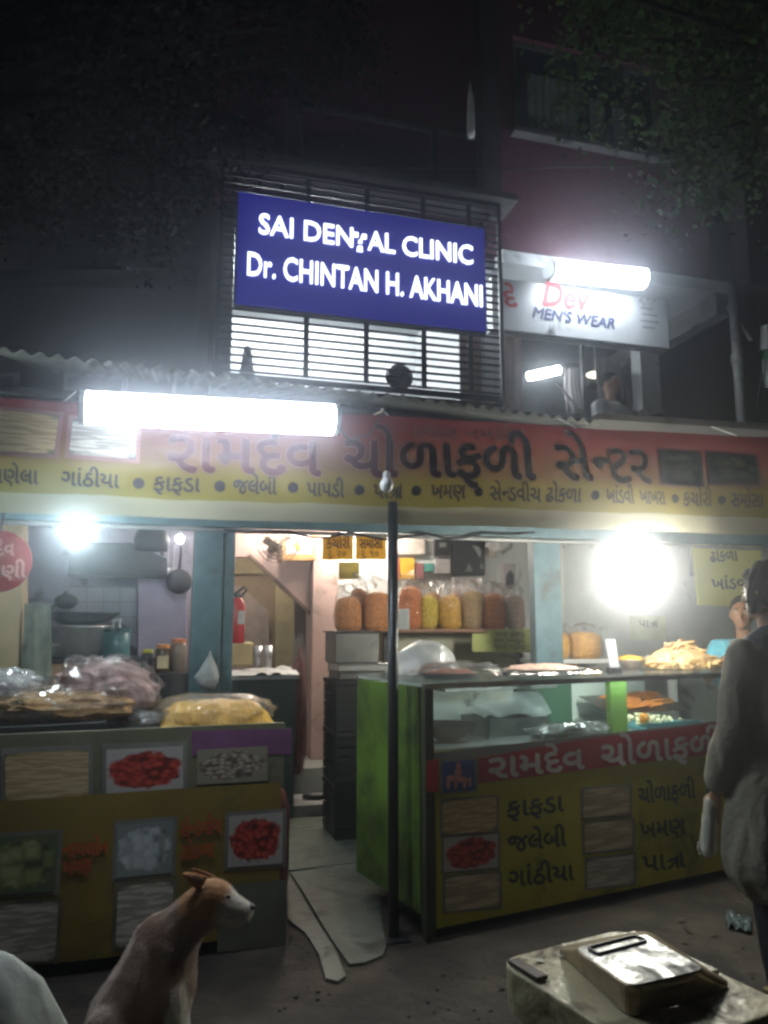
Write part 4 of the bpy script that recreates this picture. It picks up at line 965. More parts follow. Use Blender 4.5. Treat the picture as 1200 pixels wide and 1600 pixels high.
# shelf with small yellow box
u, z = fp(FA, 240, 890, WB-.25)
t_ = thing('wall_shelf', 'dark wall shelf with a small glowing cream box beside the hood', 'shelf', (u, WB-.25, z), FA)
part('board', pxprism(FA, [(225, 905), (290, 908), (290, 902), (225, 899)], WB-.3, .29), blackm, t_)
part('upright', pxprism(FA, [(250, 900), (256, 900), (256, 850), (250, 850)], WB-.3, .02), blackm, t_)
solo('cream_box', pxprism(FA, [(232, 893), (247, 893), (247, 866), (232, 866)], WB-.28, .1), mat('cream box', (.6, .5, .3), .6), 'small cream box on the dark kitchen wall shelf', 'box', (u, WB-.28, z), FA)
u, z = fp(FA, 72, 985, WK-.2)
dish('steel_bowl', 'shiny steel bowl at the left end of the kitchen counter', 'bowl', FA, (u, WK-.18, zk), [(.05, 0), (.1, .05), (.12, .12), (.122, .122), (.1, .06), (.04, .01)], steel)
u, z = fp(FA, 280, 905, WB-.42)
t_ = thing('hanging_pan', 'dark pan hanging above the cupboard by the teal post', 'pan', (u, WB-.45, z-.12), FA)
part('dish', MB(FA).ell((u, WB-.45, z-.02), (.11, .04, .11), 20, 10), blackm, t_, smooth=True)
part('handle', MB(FA).tube([(u, WB-.45, z+.08), (u+.01, WB-.44, z+.28)], .012), blackm, t_)
for k, (px, lab) in enumerate(((262, 'left steel ladle hanging in the kitchen'), (271, 'right steel ladle hanging in the kitchen'))):
    u, z = fp(FA, px, 880, WB-.42)
    solo('steel_ladle', MB(FA).tube([(u, WB-.44, z+.16), (u, WB-.44, z-.04)], .006).ell((u, WB-.44, z-.07), (.035, .02, .035), 12, 8), steel, lab, 'ladle', (u, WB-.44, z-.1), FA, group='steel ladles hanging in the kitchen')
# drum with jars
u, z = fp(FA, 258, 1050, 6.0)
t_ = thing('dark_drum', 'dark round drum table in the kitchen corner carrying jars', 'drum', (u, 6.0, .3), FA)
part('body', MB(FA).lathe(u, 6.0, [(.2, .012), (.21, .05), (.21, z-.02), (.22, z-.018), (.22, z), (.02, z)], 28), blackm, t_, smooth=False)
for dx, lab, c1, c2, r_, h_ in ((-.02, 'jar with an orange lid and a cream label on the drum', (.10, .06, .04), (.8, .3, .08), .055, .2), (.09, 'jar with an orange cap at the right of the drum', (.3, .22, .17), (.75, .25, .1), .06, .24), (-.13, 'small jar with a bright yellow lid on the drum', (.05, .04, .04), (.75, .7, .06), .045, .16)):
    t_ = thing('jar', lab, 'jar', (u+dx, 5.95+abs(dx), z), FA)
    part('body', MB(FA).lathe(u+dx, 5.95+abs(dx), [(r_, z), (r_, z+h_*.8), (r_*.8, z+h_*.87)], 20), mat('jar body', c1, .3), t_, smooth=True)
    part('lid', MB(FA).lathe(u+dx, 5.95+abs(dx), [(r_*.9, z+h_*.872), (r_*.9, z+h_), (r_*.4, z+h_*1.02)], 20), mat('jar lid', c2, .4), t_)
    if dx == -.02: part('label', MB(FA).bx(u+dx-.04, u+dx+.04, 5.95-r_-.004+.02, 5.95-r_-.001+.02, z+.03, z+.12), mat('cream label', (.62, .5, .3), .5), t_)
# left tan pillar and cloth
solo('tan_pillar', pxprism(FA, [(-40, 1120), (34, 1120), (34, 815), (-40, 812)], 5.6, .25), mat('tan plaster', (.55, .42, .25), .7, var=.1, dirt=.1), 'tan plastered pillar at the left edge behind the round red sign', 'pillar', (fp(FA, 0, 900, 5.6)[0], 5.6, 0), FA)
t_ = solo('hanging_cloth', MB(FA).grid(lambda a, b: (fp(FA, 36, 980, 5.5)[0]+.16*a*(1+.3*(1-b)), 5.5+.012*math.sin(a*8+b*2)+.02*mn.noise(Vector((a*4, b*3, 2))), .9+.75*b), 40, 8), mat('grey green cloth', (.2, .21, .17), .9, var=.5, scale=9), 'greyish cloth hanging beside the tan pillar', 'cloth', (fp(FA, 50, 980, 5.5)[0], 5.5, .9), FA, smooth=True, solid=.004)
# round red sign
WR = 4.7
u, z = fp(FA, -3, 877, WR)
rr = abs(fp(FA, 50, 877, WR)[0]-u)
t_ = thing('round_sign', 'round dark red hanging sign cut by the left edge', 'sign', (u, WR, z-rr), FA)
mb = MB(FA); mb.prism([(u+rr*math.cos(a*math.pi/20), z+rr*math.sin(a*math.pi/20)) for a in range(40)], WR, WR+.02)
part('disc', mb, mat('dark red sign', (.13, .014, .016), .45, var=.1, dirt=.15), t_)
text('lettering', 'રામદેવ', (-46, 868), (22, 868), 15, FA, WR, palep, t_, fat=.003)
text('lettering', 'ચટણી', (-40, 904), (40, 902), 16, FA, WR, palep, t_, fat=.003)
part('chain', MB(FA).tube([(u, WR+.01, z+rr), (u+.02, WR+.01, 2.25)], .006), blackm, t_)
# carrier bag on the post
ucb, zcb = fp(FA, 326, 1080, WP-.04)
mb = MB(FA).lathe(ucb, WP-.035, [(.02, zcb+.0), (.065, zcb+.06), (.075, zcb+.09), (.045, zcb+.15), (.01, zcb+.22), (.004, zcb+.25)], 16, 1, .3, fn=lambda a, z: 1+.25*math.sin(a*3+z*20))
solo('carrier_bag', mb, mat('white polythene', (.42, .44, .45), .3, bump=.5), 'small white plastic bag hung on the teal post', 'bag', (ucb, WP-.04, zcb), FA, smooth=True)

# ================================================================ MIDDLE
def wpanel(name, label, cat, pts, w, d, ma, **kw):
    u, z = fp(FA, sum(p[0] for p in pts)/len(pts), max(p[1] for p in pts), w)
    return solo(name, pxprism(FA, pts, w, d), ma, label, cat, (u, w, z), FA, **kw)
u, z = fp(FA, 428, 852, 6.9)
t_ = thing('wall_fan', 'round brown caged fan mounted on the pink wall above the stairs', 'fan', (u, 6.9, z), FA)
for k in range(5): part('cage_ring', MB(FA).tube([(u+.03+(.04+.035*k)*math.cos(a*math.pi/12), 6.86-.012*(4-k), z+(.04+.03*k)*math.sin(a*math.pi/12)) for a in range(25)], .005, 5), m_('brown plastic', (.15, .10, .07), .4), t_)
for k in range(12):
    a = k*math.pi/6; part('cage_wire', MB(FA).tube([(u+.03+.03*math.cos(a), 6.80, z+.03*math.sin(a)), (u+.03+.18*math.cos(a), 6.865, z+.16*math.sin(a))], .003, 4), M['brown plastic'], t_)
part('motor', MB(FA).ell((u+.03, 6.95, z), (.06, .09, .06)), M['brown plastic'], t_, smooth=True)
for k in range(3):
    a = k*2.09+.4; part('blade', MB(FA).poly([(u+.03, 6.84, z), (u+.03+.13*math.cos(a), 6.83, z+.13*math.sin(a)), (u+.03+.14*math.cos(a+.5), 6.87, z+.13*math.sin(a+.5)), (u+.03+.08*math.cos(a+.9), 6.88, z+.07*math.sin(a+.9))]), mat('fan blade', (.2, .14, .1), .4), t_)
part('bracket', MB(FA).bx(u, u+.06, 7.03, WB-.002, z-.03, z+.03), blackm, t_)
u, z = fp(FA, 467, 872, 7.1)
t_ = thing('framed_picture', 'small gilt framed devotional picture on a shelf right of the wall fan', 'picture', (u, 7.1, z), FA)
part('frame', pxprism(FA, [(442, 870), (493, 870), (493, 836), (442, 836)], 7.12, .02), mat('gilt frame', (.5, .28, .08), .4), t_)
part('picture', pxprism(FA, [(447, 866), (488, 866), (488, 836), (447, 836)], 7.115, .004), mat('pale picture', (.5, .42, .5), .3, var=.4, scale=20), t_)
part('garland', MB(FA).ell((fp(FA, 466, 852, 7.1)[0], 7.1, fp(FA, 466, 852, 7.1)[1]), (.03, .012, .05)), mat('yellow flowers', (.7, .55, .08), .7), t_)
part('shelf', pxprism(FA, [(441, 875), (494, 875), (494, 871), (441, 871)], 7.0, .28), mat('shelf wood', (.45, .25, .1), .5), t_)
ycard = translucent(mat('yellow card', (.85, .60, .06), .5, var=.08, dirt=.1), .55, (.9, .6, .08))
for (x0, x1, s1, s2, lab) in ((504, 552, 'કચોરી', 'રૂ. ૨૦', 'yellow kachori price card hanging from the beam, left of the pair'), (556, 603, 'સમોસા', 'રૂ. ૧૦', 'yellow samosa price card hanging beside the pole, right of the pair')):
    u, z = fp(FA, (x0+x1)/2, 873, 5.05)
    t_ = thing('price_card', lab, 'price card', (u, 5.02, z), FA, group='yellow price cards under the beam')
    part('card', pxprism(FA, [(x0, 874), (x1, 874), (x1, 838), (x0, 838)], 5.02, .006), ycard, t_)
    text('lettering', s1, (x0+6, 857), (x1-6, 857), 12, FA, 5.02, dkp, t_, fat=.001)
    text('lettering', s2, (x0+8, 870), (x1-12, 870), 8, FA, 5.02, dkp, t_)
    part('string', MB(FA).tube([(u, 5.024, fp(FA, x0, 838, 5.02)[1]), (u, 5.03, zb)], .003, 5), blackm, t_)
# fire extinguisher
u, z = fp(FA, 369, 1005, 5.9)
t_ = thing('fire_extinguisher', 'red fire extinguisher with a black handle beside the teal post', 'extinguisher', (u, 5.9, z), FA)
part('cylinder', MB(FA).lathe(u, 5.9, [(.055, z), (.06, z+.01), (.06, z+.28), (.045, z+.32), (.02, z+.34)], 20), mat('red enamel', (.55, .03, .03), .3, var=.08), t_, smooth=True)
part('valve', MB(FA).tube([(u, 5.9, z+.34), (u, 5.9, z+.38)], .02), blackm, t_)
part('handle', MB(FA).tube([(u-.03, 5.9, z+.36), (u+.05, 5.9, z+.42), (u+.07, 5.9, z+.40), (u+.02, 5.9, z+.34)], .01), blackm, t_)
part('label', MB(FA).bx(u+.0, u+.05, 5.835, 5.838, z+.14, z+.24), mat('white label', (.6, .58, .55), .4), t_)
# back table with cloth
WT = 6.25
ta_, tb_ = fp(FA, 345, 1080, WT)[0], fp(FA, 462, 1080, WT)[0]; zt_ = fp(FA, 420, 1056, WT)[1]
t_ = thing('back_table', 'dark table behind the teal post with a pale sheet over its top', 'table', ((ta_+tb_)/2, WT, 0), FA)
part('body', MB(FA).bx(ta_, tb_, WT+.02, WT+.6, .012, zt_-.03), mat('dark green cabinet', (.04, .065, .06), .5), t_)
part('top', MB(FA).bx(ta_-.02, tb_+.03, WT, WT+.65, zt_-.028, zt_), mat('grey top', (.4, .42, .42), .4), t_)
solo('crumpled_sheet', MB(FA).grid(lambda a, b: (ta_+(tb_-ta_+.03)*a, WT-.01+.6*b, zt_+.006+.05*abs(mn.noise(Vector((a*5, b*5, 2))))+.07*max(0, a-.6)*b), 40, 20), mat('white sheets', (.6, .6, .6), .6, var=.2), 'crumpled white sheets spread over the back table', 'sheet', ((ta_+tb_)/2, WT+.2, zt_), FA, smooth=True)
u, z = fp(FA, 378, 1040, WT+.3)
solo('paper_bag', MB(FA).bx(u-.1, u+.1, WT+.35, WT+.5, zt_+.06, zt_+.26), mat('cream paper', (.62, .5, .25), .6, var=.2), 'cream paper packet standing on the back table', 'packet', (u, WT+.4, zt_+.06), FA, bevel=.02)
for dx, lab in ((.0, 'left steel tumbler beside the cream paper packet'), (.085, 'right steel tumbler beside the cream paper packet')):
    u, z = fp(FA, 404, 1040, WT+.3)
    solo('tumbler', MB(FA).lathe(u+dx, WT+.35, [(.03, zt_+.05), (.038, zt_+.23), (.034, zt_+.228), (.028, zt_+.06)], 18), steel, lab, 'tumbler', (u+dx, WT+.35, zt_+.05), FA, group='steel tumblers on the back table', smooth=True)
u, z = fp(FA, 470, 1080, WT)
bag('reddish cloth bundle leaning against the pink column', FA, (u+.03, WT+.3, .3), (.07, .1, .95), foodm('dark red bundle', (.25, .06, .05), 10), 3, name='cloth_bundle', foodname='bundle')
# step clutter at the threshold
solo('doorstep', MB(FA).bx(fp(FA, 455, 1240, 6.2)[0], fp(FA, 540, 1240, 6.2)[0], 6.3, 6.72, .014, .10), mat('grey step', (.28, .28, .28), .6, dirt=.4), 'low grey stone step at the end of the passage', 'step', (fp(FA, 490, 1240, 6.2)[0], 6.3, .014), FA, bevel=.006)
solo('slipper', MB(FA).ell((fp(FA, 497, 1215, 6.5)[0], 6.5, .125), (.13, .06, .03), 16, 8, .3), blackm, 'dark slipper left on the low stone step', 'slipper', (fp(FA, 497, 1215, 6.5)[0], 6.5, .10), FA, smooth=True)
# steel cabinet, trays, crates
WX = 5.55
xa, xb = fp(FA, 524, 1200, WX)[0], fp(FA, 592, 1200, WX)[0]
zc_ = [0.014]
cm = mat('black crate plastic', (.022, .026, .026), .4, var=.2)
ph = (fp(FA, 555, 1062, WX)[1]-.014)/3
def crate():
    t_ = thing('plastic_crate', 'black slatted plastic crate at the bottom of the stack of three by the green counter', 'crate', (xa, WX, .014), FA, group='stack of black crates')
    H = ph-.004; Lx = xb-xa+.08; D = .42
    part('floor', MB().bx(0, Lx, 0, D, .002, .012), cm, t_)
    part('rim', MB().bx(-.008, Lx+.008, -.008, .006, H-.03, H).bx(-.008, Lx+.008, D-.006, D+.008, H-.03, H).bx(-.008, .006, .007, D-.007, H-.03, H).bx(Lx-.006, Lx+.008, .007, D-.007, H-.03, H), cm, t_)
    for k in range(5):
        z0 = .014+k*(H-.05)/5; h = (H-.05)/5-.012
        part('slat', MB().bx(.012, Lx-.012, .0, .004, z0, z0+h), cm, t_); part('side_slat', MB().bx(0, .004, .012, D-.012, z0, z0+h), cm, t_)
    for k in range(5):
        x = .01+(Lx-.02)*k/4; part('rib', MB().bx(x-.008, x+.008, -.006, -.0008, .012, H-.032), cm, t_)
    for k in range(4):
        y = .02+(D-.04)*k/3; part('rib', MB().bx(-.006, -.0008, y-.008, y+.008, .012, H-.032), cm, t_)
    part('back', MB().bx(.012, Lx-.012, D-.004, D, .014, H-.032), cm, t_)
    return t_
c0 = crate()
for k, lab in ((1, 'black slatted plastic crate in the middle of the stack of three by the green counter'), (2, 'black slatted plastic crate on top of the stack of three, under the steel trays')):
    c = copy_tree(c0); c.location.z = .014+k*ph; c['label'] = lab
zz = .014+3*ph
for k, lab in ((0, 'lower shallow steel tray lying on the black crates'), (1, 'upper shallow steel tray under the grey steel bin')):
    z0 = zz+k*.06
    solo('steel_tray', MB(FA).bx(xa+.03-.01*k, xb+.06, WX+.01, WX+.4, z0+.001, z0+.045).bx(xa+.015-.01*k, xb+.075, WX-.005, WX+.415, z0+.0455, z0+.055), steel if k else dullsteel, lab, 'tray', (xa, WX, z0), FA, group='steel trays on the crates', bevel=.004)
z0 = zz+.118; z1 = fp(FA, 555, 986, WX)[1]
t_ = thing('steel_bin', 'square dull grey steel bin stacked on the trays beside the pole', 'bin', (xa, WX, z0), FA)
part('body', MB(FA).bx(xa-.01, xb+.0, WX, WX+.36, z0, z1-.012), dullsteel, t_, bevel=.008)
part('lid', MB(FA).bx(xa-.025, xb+.02, WX-.012, WX+.37, z1-.0115, z1), blackm, t_, bevel=.003)
# snack bags pile on the bin
filmt = film('thin clear bag', opacity=.025, gl=.26, scale=22)
def tallbag(label, u, w, z, r, h, col, seed, fr=FA, tied=True, grp='tall bags of fried snacks on the wall shelf'):
    t_ = thing('snack_bag', label, 'bag', (u, w, z), fr, group=grp)
    r *= 1.14; sd_ = seed*1.37
    def lump(a, zq): return 1+.22*mn.noise(Vector((math.cos(a)*1.3, math.sin(a)*1.3, zq*5+sd_)))
    part('snacks', MB(fr).lathe(u, w, [(r*.8, z+.002), (r*.98, z+.03), (r*1.02, z+h*.4), (r*.95, z+h*.8), (r*.75, z+h*.95), (r*.3, z+h*1.02)], 22, 1, .8, fn=lump), foodm('snack %s' % str(col), col, 45), t_)
    part('plastic', MB(fr).lathe(u, w, [(r*.86, z+.001), (r*1.07, z+.03), (r*1.1, z+h*.4), (r*1.03, z+h*.82), (r*.9, z+h*1.0), (r*.8, z+h*1.1), (r*.74, z+h*1.2), (r*.6, z+h*1.3), (r*.15, z+h*1.36)], 30, 1, .8, fn=lambda a, zq: lump(a, zq)*(1+(.03+.9*max(0, (zq-z)/h-.95))*math.sin(a*4+zq*9+sd_)+.1*mn.noise(Vector((math.cos(a)*3, math.sin(a)*3, zq*14+sd_))))), filmt, t_, smooth=True)
    me_ = t_.children[-1].data if t_.children else None
    for ch in t_.children:
        if ch.name.startswith('plastic'):
            for v in ch.data.vertices:
                k_ = v.co.z/h-.86
                if k_ > 0: v.co += Vector((mn.noise(v.co*14+Vector((sd_, 0, 0))), .6*mn.noise(v.co*14+Vector((0, sd_, 4))), .5*mn.noise(v.co*17+Vector((9, 0, sd_)))))*min(k_, .35)*.28
    return t_
for x, r, h, col, lab in ((545, .085, .25, (.78, .30, .06), 'tall bag of brown orange snacks at the left on the steel bin'), (566, .06, .32, (.70, .28, .12), 'narrow bag of orange snacks behind the others on the steel bin'), (590, .1, .29, (.82, .30, .07), 'wide bag of orange snacks against the pole on the steel bin')):
    u, _ = fp(FA, x, 980, WX+.15); tallbag(lab, u, WX+.15+(x == 566)*.12, z1+.001, r, h, col, x, grp='bags on the steel bin')
# wall shelf with bags
WSH = 6.0
sa, sb_ = fp(FA, 596, 985, WSH)[0], fp(FA, 832, 985, WSH)[0]; zsh = fp(FA, 720, 983, WSH)[1]
t_ = thing('wall_shelf', 'brown wooden shelf holding the row of tall snack bags', 'shelf', ((sa+sb_)/2, WSH, zsh-.03), FA)
part('board', MB(FA).bx(sa, sb_, WSH-.12, WSH+.22, zsh-.025, zsh), mat('shelf board', (.30, .15, .09), .6), t_, bevel=.003)
for uu in (sa+.05, sb_-.09): part('leg', MB(FA).bx(uu, uu+.04, WSH+.1, WSH+.14, .012, zsh-.027), blackm, t_)
part('back_panel', MB(FA).bx(sa, sb_, WSH+.16, WSH+.18, .6, zsh-.027), mat('pale cabinet', (.5, .5, .36), .5, var=.08, dirt=.15), t_)
bl = ((641, .085, .34, (.75, .24, .07), 'tall bag of reddish brown snacks just right of the pole'), (668, .075, .27, (.85, .58, .05), 'bag of yellow snacks, third from the pole'), (655, .05, .3, (.65, .30, .10), 'thin bag of brown snacks wedged behind the yellow one'),
      (703, .085, .27, (.85, .44, .05), 'bag of golden snacks in the middle of the shelf'), (738, .08, .31, (.55, .36, .16), 'bag of dull brown snacks right of the golden one'), (772, .085, .29, (.82, .26, .06), 'bag of deep orange snacks on the right half of the shelf'), (805, .07, .28, (.42, .27, .18), 'bag of greyish brown snacks at the right end of the shelf'))
bl += ((685, .07, .30, (.70, .34, .10), 'bag of orange snacks wedged behind, between the yellow and golden ones'), (722, .07, .30, (.66, .30, .09), 'bag of orange brown snacks behind, right of the golden one'), (755, .07, .31, (.70, .30, .12), 'bag of orange snacks behind, left of the deep orange one'), (789, .07, .30, (.66, .38, .14), 'bag of tan snacks behind, right of the deep orange one'))
for x, r, h, col, lab in bl:
    u, _ = fp(FA, x, 980, WSH); tallbag(lab, u, WSH+(.14 if x in (655, 685, 722, 755, 789) else 0), zsh, r, h, col, x)
u, z = fp(FA, 631, 962, WSH-.13)
solo('printed_tag', MB(FA).bx(u-.045, u+.045, WSH-.135, WSH-.13, zsh, zsh+.16), mat('grey tag', (.25, .3, .3), .4, var=.3), 'grey printed packet leaning beside the pole on the shelf', 'packet', (u, WSH-.13, zsh), FA)
# pale green price notice under shelf
pc = thing('price_notice', 'pale green handwritten notice below the right end of the snack shelf', 'notice', (fp(FA, 795, 1015, 5.7)[0], 5.85, .9), FA)
part('card', pxprism(FA, [(738, 1018), (833, 1020), (833, 982), (762, 984), (762, 990), (738, 990)], 5.85, .008), mat('pale green card', (.42, .46, .14), .5, var=.1), pc)
for k, s_ in enumerate(('ખમણ ઢોકળા', 'સેવ ખમણી', 'પાપડી ગાંઠીયા')): text('lettering', s_, (772, 994+k*10), (820, 995+k*10), 6, FA, 5.85, dkp, pc)
# wall behind: posters and packets
stuff_ = (((612, 866), (664, 866), (664, 840), (612, 840), (.66, .6, .56), 'cream wall calendar just right of the pole', 'calendar'),
 ((626, 905), (648, 905), (648, 872), (626, 872), (.75, .42, .03), 'orange yellow packet pinned on the wall above the yellow snack bag', 'packet'),
 ((612, 905), (624, 905), (624, 872), (612, 872), (.5, .12, .12), 'narrow red packet left of the orange yellow one', 'packet'),
 ((650, 905), (662, 905), (662, 880), (650, 880), (.3, .12, .12), 'dark red packet right of the orange yellow one', 'packet'),
 ((663, 893), (678, 893), (678, 880), (663, 880), (.12, .4, .36), 'small teal packet pinned on the wall', 'packet'),
 ((680, 868), (704, 868), (704, 840), (680, 840), (.03, .03, .035), 'small black poster on the wall', 'poster'),
 ((680, 896), (704, 896), (704, 874), (680, 874), (.6, .58, .6), 'small white poster under the small black one', 'poster'),
 ((708, 898), (758, 898), (758, 840), (708, 840), (.035, .04, .045), 'large black poster with white shapes on the wall', 'poster'),
 ((708, 925), (752, 925), (752, 902), (708, 902), (.6, .58, .62), 'white sheet pinned below the large black poster', 'sheet'),
 ((764, 870), (778, 870), (778, 842), (764, 842), (.5, .45, .38), 'cream paper beside the large black poster', 'paper'),
 ((786, 930), (806, 930), (806, 880), (786, 880), (.45, .4, .42), 'greyish poster with a dark oval at the right of the wall', 'poster'))
for i, (a, b, c, d, colr, lab, cat) in enumerate(stuff_):
    o = wpanel('wall_'+cat, lab, cat, [a, b, c, d], WB-.06, .05, mat('p%d' % i, colr, .5, var=.2, scale=15), bevel=.004)
def wshape(name, pts, w, ma, par): return part(name, pxprism(FA, pts, w, .004), ma, par)
bp = next(o for o in COL.objects if o.get('label', '').startswith('large black poster'))
wp_ = mat('white motif', (.32, .34, .34), .5)
iv = wmat(bp)
for pts in ([(727, 893), (739, 893), (733, 880)], [(738, 852), (748, 854), (752, 862), (750, 872), (746, 864)], [(752, 880), (756, 886), (753, 890), (750, 886)]):
    wshape('motif', pts, WB-.066, wp_, bp)
bp = next(o for o in COL.objects if o.get('label', '').startswith('small black poster'))
wshape('motif', [(687, 855), (697, 855), (697, 848), (687, 848)], WB-.066, wp_, bp)
bp = next(o for o in COL.objects if o.get('label', '').startswith('greyish poster'))
wshape('motif', [(790, 915), (797, 922), (803, 915), (803, 898), (797, 890), (791, 898)], WB-.066, dkp, bp)
wpanel('yellow_packet', 'crinkled yellow packet hanging under the kachori card', 'packet', [(530, 905), (562, 905), (562, 878), (530, 878)], 5.9, .03, mat('yellow pack', (.6, .45, .04), .35, bump=.6), bevel=.006)
solo('tied_poly_bag', MB(FA).ell((fp(FA, 780, 850, 6.9)[0], 6.9, fp(FA, 780, 850, 6.9)[1]), (.12, .07, .07), 20, 12, .8, 4, 3), mat('white poly bag', (.6, .6, .6), .35), 'crumpled white plastic bag hanging high on the back wall', 'plastic bag', (fp(FA, 780, 850, 6.9)[0], 6.9, fp(FA, 780, 850, 6.9)[1]), FA, smooth=True)

# ================================================================ RIGHT INTERIOR
rw = mat('grey green side wall', (.42, .46, .44), .7, var=.08, dirt=.15)
solo('partition_wall', MB(FA).bx(fp(FA, 882, 950, 5.9)[0], u1, 5.9, 6.0, .012, 2.619), rw, 'pale grey green wall behind the bright bulb', 'wall', (fp(FA, 1000, 950, 5.9)[0], 5.9, .012), FA)
u0b = fp(FA, 850, 1028, 5.3)[0]; zsb = fp(FA, 890, 1030, 5.3)[1]
t_ = thing('side_shelf', 'white shelf behind the counter carrying two orange bags', 'shelf', (u0b, 5.3, .012), FA)
part('board', MB(FA).bx(u0b-.05, u0b+1.2, 5.25, 5.6, zsb-.03, zsb), white, t_)
for uu in (u0b, u0b+1.1): part('leg', MB(FA).bx(uu, uu+.05, 5.3, 5.35, .012, zsb-.032), white, t_)
for x, lab in ((866, 'left fat bag of orange brown snacks behind the glass counter'), (912, 'right fat bag of orange brown snacks behind the glass counter')):
    u, _ = fp(FA, x, 1025, 5.4); tallbag(lab, u, 5.4, zsb, .115, .2, (.85, .42, .05), x, grp='fat orange bags behind the counter')
yp = thing('price_board', 'pale yellow price board with dark handwritten lines at the right', 'price board', (fp(FA, 1145, 945, 5.5)[0], 5.5, 1.6), FA)
part('board', pxprism(FA, [(1092, 945), (1192, 950), (1192, 826), (1080, 826)], 5.5, .02), mat('pale yellow board', (.62, .62, .20), .5, var=.06), yp)
for s_, a_, b_ in (('સેન~ડવીચ', (1108, 854), (1164, 852)), ('ઢોકળા', (1110, 878), (1152, 876)), ('ખાંડવી', (1112, 921), (1172, 919))):
    text('lettering', s_, a_, b_, 13, FA, 5.5, mat('board ink', (.08, .09, .08), .5), yp, fat=.0025)
part('post', pxprism(FA, [(1194, 1050), (1212, 1050), (1212, 820), (1194, 820)], 5.46, .06), greymet, yp)
np_ = thing('pinned_notice', 'small grey notice on the wall left of the yellow price board', 'notice', (fp(FA, 1085, 905, 5.85)[0], 5.85, 1.7), FA)
part('sheet', pxprism(FA, [(1078, 900), (1092, 900), (1092, 840), (1078, 840)], 5.88, .01), mat('grey notice', (.25, .28, .3), .6), np_)
np_ = thing('pinned_notice', 'pale green notice on the wall just above the orange bowl', 'notice', (fp(FA, 1015, 985, 5.85)[0], 5.85, 1.5), FA)
part('sheet', pxprism(FA, [(985, 1000), (1040, 1000), (1040, 962), (985, 962)], 5.88, .01), mat('pale green notice', (.40, .45, .3), .6), np_)
text('lettering', 'પાત#ા'.replace('ત#', '#'), (998, 980), (1028, 980), 9, FA, 5.88, dkp, np_)

# ================================================================ GAS CYLINDER
p = fp(FL, 462, 1345, .45)
u, z = p
t_ = thing('gas_cylinder', 'dark red gas cylinder standing behind the right end of the left counter', 'gas cylinder', (.10, .55, 0), FL)
rg = mat('red cylinder paint', (.22, .035, .03), .45, var=.2, dirt=.4)
part('body', MB(FL).lathe(.02, .62, [(.12, .02), (.15, .05), (.16, .12), (.16, .48), (.13, .58), (.05, .63)], 28), rg, t_, smooth=True)
part('foot_ring', MB(FL).lathe(.02, .62, [(.12, 0), (.125, .05)], 24), blackm, t_)
part('collar', MB(FL).lathe(.02, .62, [(.09, .60), (.1, .74), (.092, .74), (.085, .61)], 20), rg, t_)

# ================================================================ BOARD, PAN, BLUE CRATE (front right)
zb0 = .56
P1 = [atZ(x, y, zb0) for x, y in ((800, 1494), (990, 1447), (1200, 1565), (1010, 1680))]
cx_ = sum(p.x for p in P1)/4; cy_ = sum(p.y for p in P1)/4
e1 = (P1[1]-P1[0]); ang = math.atan2(e1.y, e1.x)
FX = Frame(cx_, cy_, math.degrees(ang))
loc = [FX.inv(p) for p in P1]
xs = [q[0] for q in loc]; ysx = [q[1] for q in loc]
x0, x1, y0, y1 = (xs[0]+xs[3])/2, (xs[1]+xs[2])/2, (ysx[2]+ysx[3])/2, (ysx[0]+ysx[1])/2
print('board', x0, x1, y0, y1)
cr = thing('blue_crate', 'blue plastic crate holding up the worn board at the lower right', 'crate', (0, 0, 0), FX)
blue = mat('blue plastic', (.03, .06, .22), .45, var=.15, dirt=.3)
part('body', MB(FX).bx(x0+.09, x1-.07, y0+.07, y1-.07, 0, zb0-.125), blue, cr, bevel=.015)
for k in range(4): part('rib', MB(FX).bx(x0+.07, x1-.055, y0+.055, y1-.055, .04+k*.1, .065+k*.1), blue, cr, bevel=.004)
wb = mat('worn cream paint', (.62, .56, .36), .36, var=.2, scale=5, bump=.3, dirt=.55, dirtcol=(.12, .08, .045), dscale=7)
bd = thing('worn_board', 'worn cream painted board with peeling edges lying on the blue crate', 'board', (0, 0, zb0-.12), FX)
def rcorner(cx, cy, r, a0): return [(cx+r*math.cos(R(a0+k*18)), cy+r*math.sin(R(a0+k*18))) for k in range(6)]
pl = rcorner(x0+.07, y0+.07, .07, 180)+rcorner(x1-.07, y0+.07, .07, 270)+rcorner(x1-.07, y1-.07, .07, 0)+rcorner(x0+.07, y1-.07, .07, 90)
pl = [(x+.006*mn.noise(Vector((x*9, y*9, 1))), y+.006*mn.noise(Vector((x*9, y*9, 7)))) for x, y in pl]
mb = MB(FX); a = [mb.p(x, y, zb0) for x, y in pl]; b = [mb.p(x*.985, y*.985, zb0-.12) for x, y in pl]; mb.f += [a, b[::-1]]+[[a[k], b[k], b[(k+1) % len(pl)], a[(k+1) % len(pl)]] for k in range(len(pl))]
part('plate', mb, wb, bd, bevel=.006)
part('edge_strip', MB(FX).bx(x1-.05, x1-.02, y0+.2, y1-.06, zb0+.002, zb0+.016), wb, bd, bevel=.004)
part('corner_block', MB(FX).bx(x0+.01, x0+.05, y1-.17, y1-.04, zb0+.002, zb0+.014), mat('dark brown block', (.06, .04, .025), .5), bd, bevel=.004)
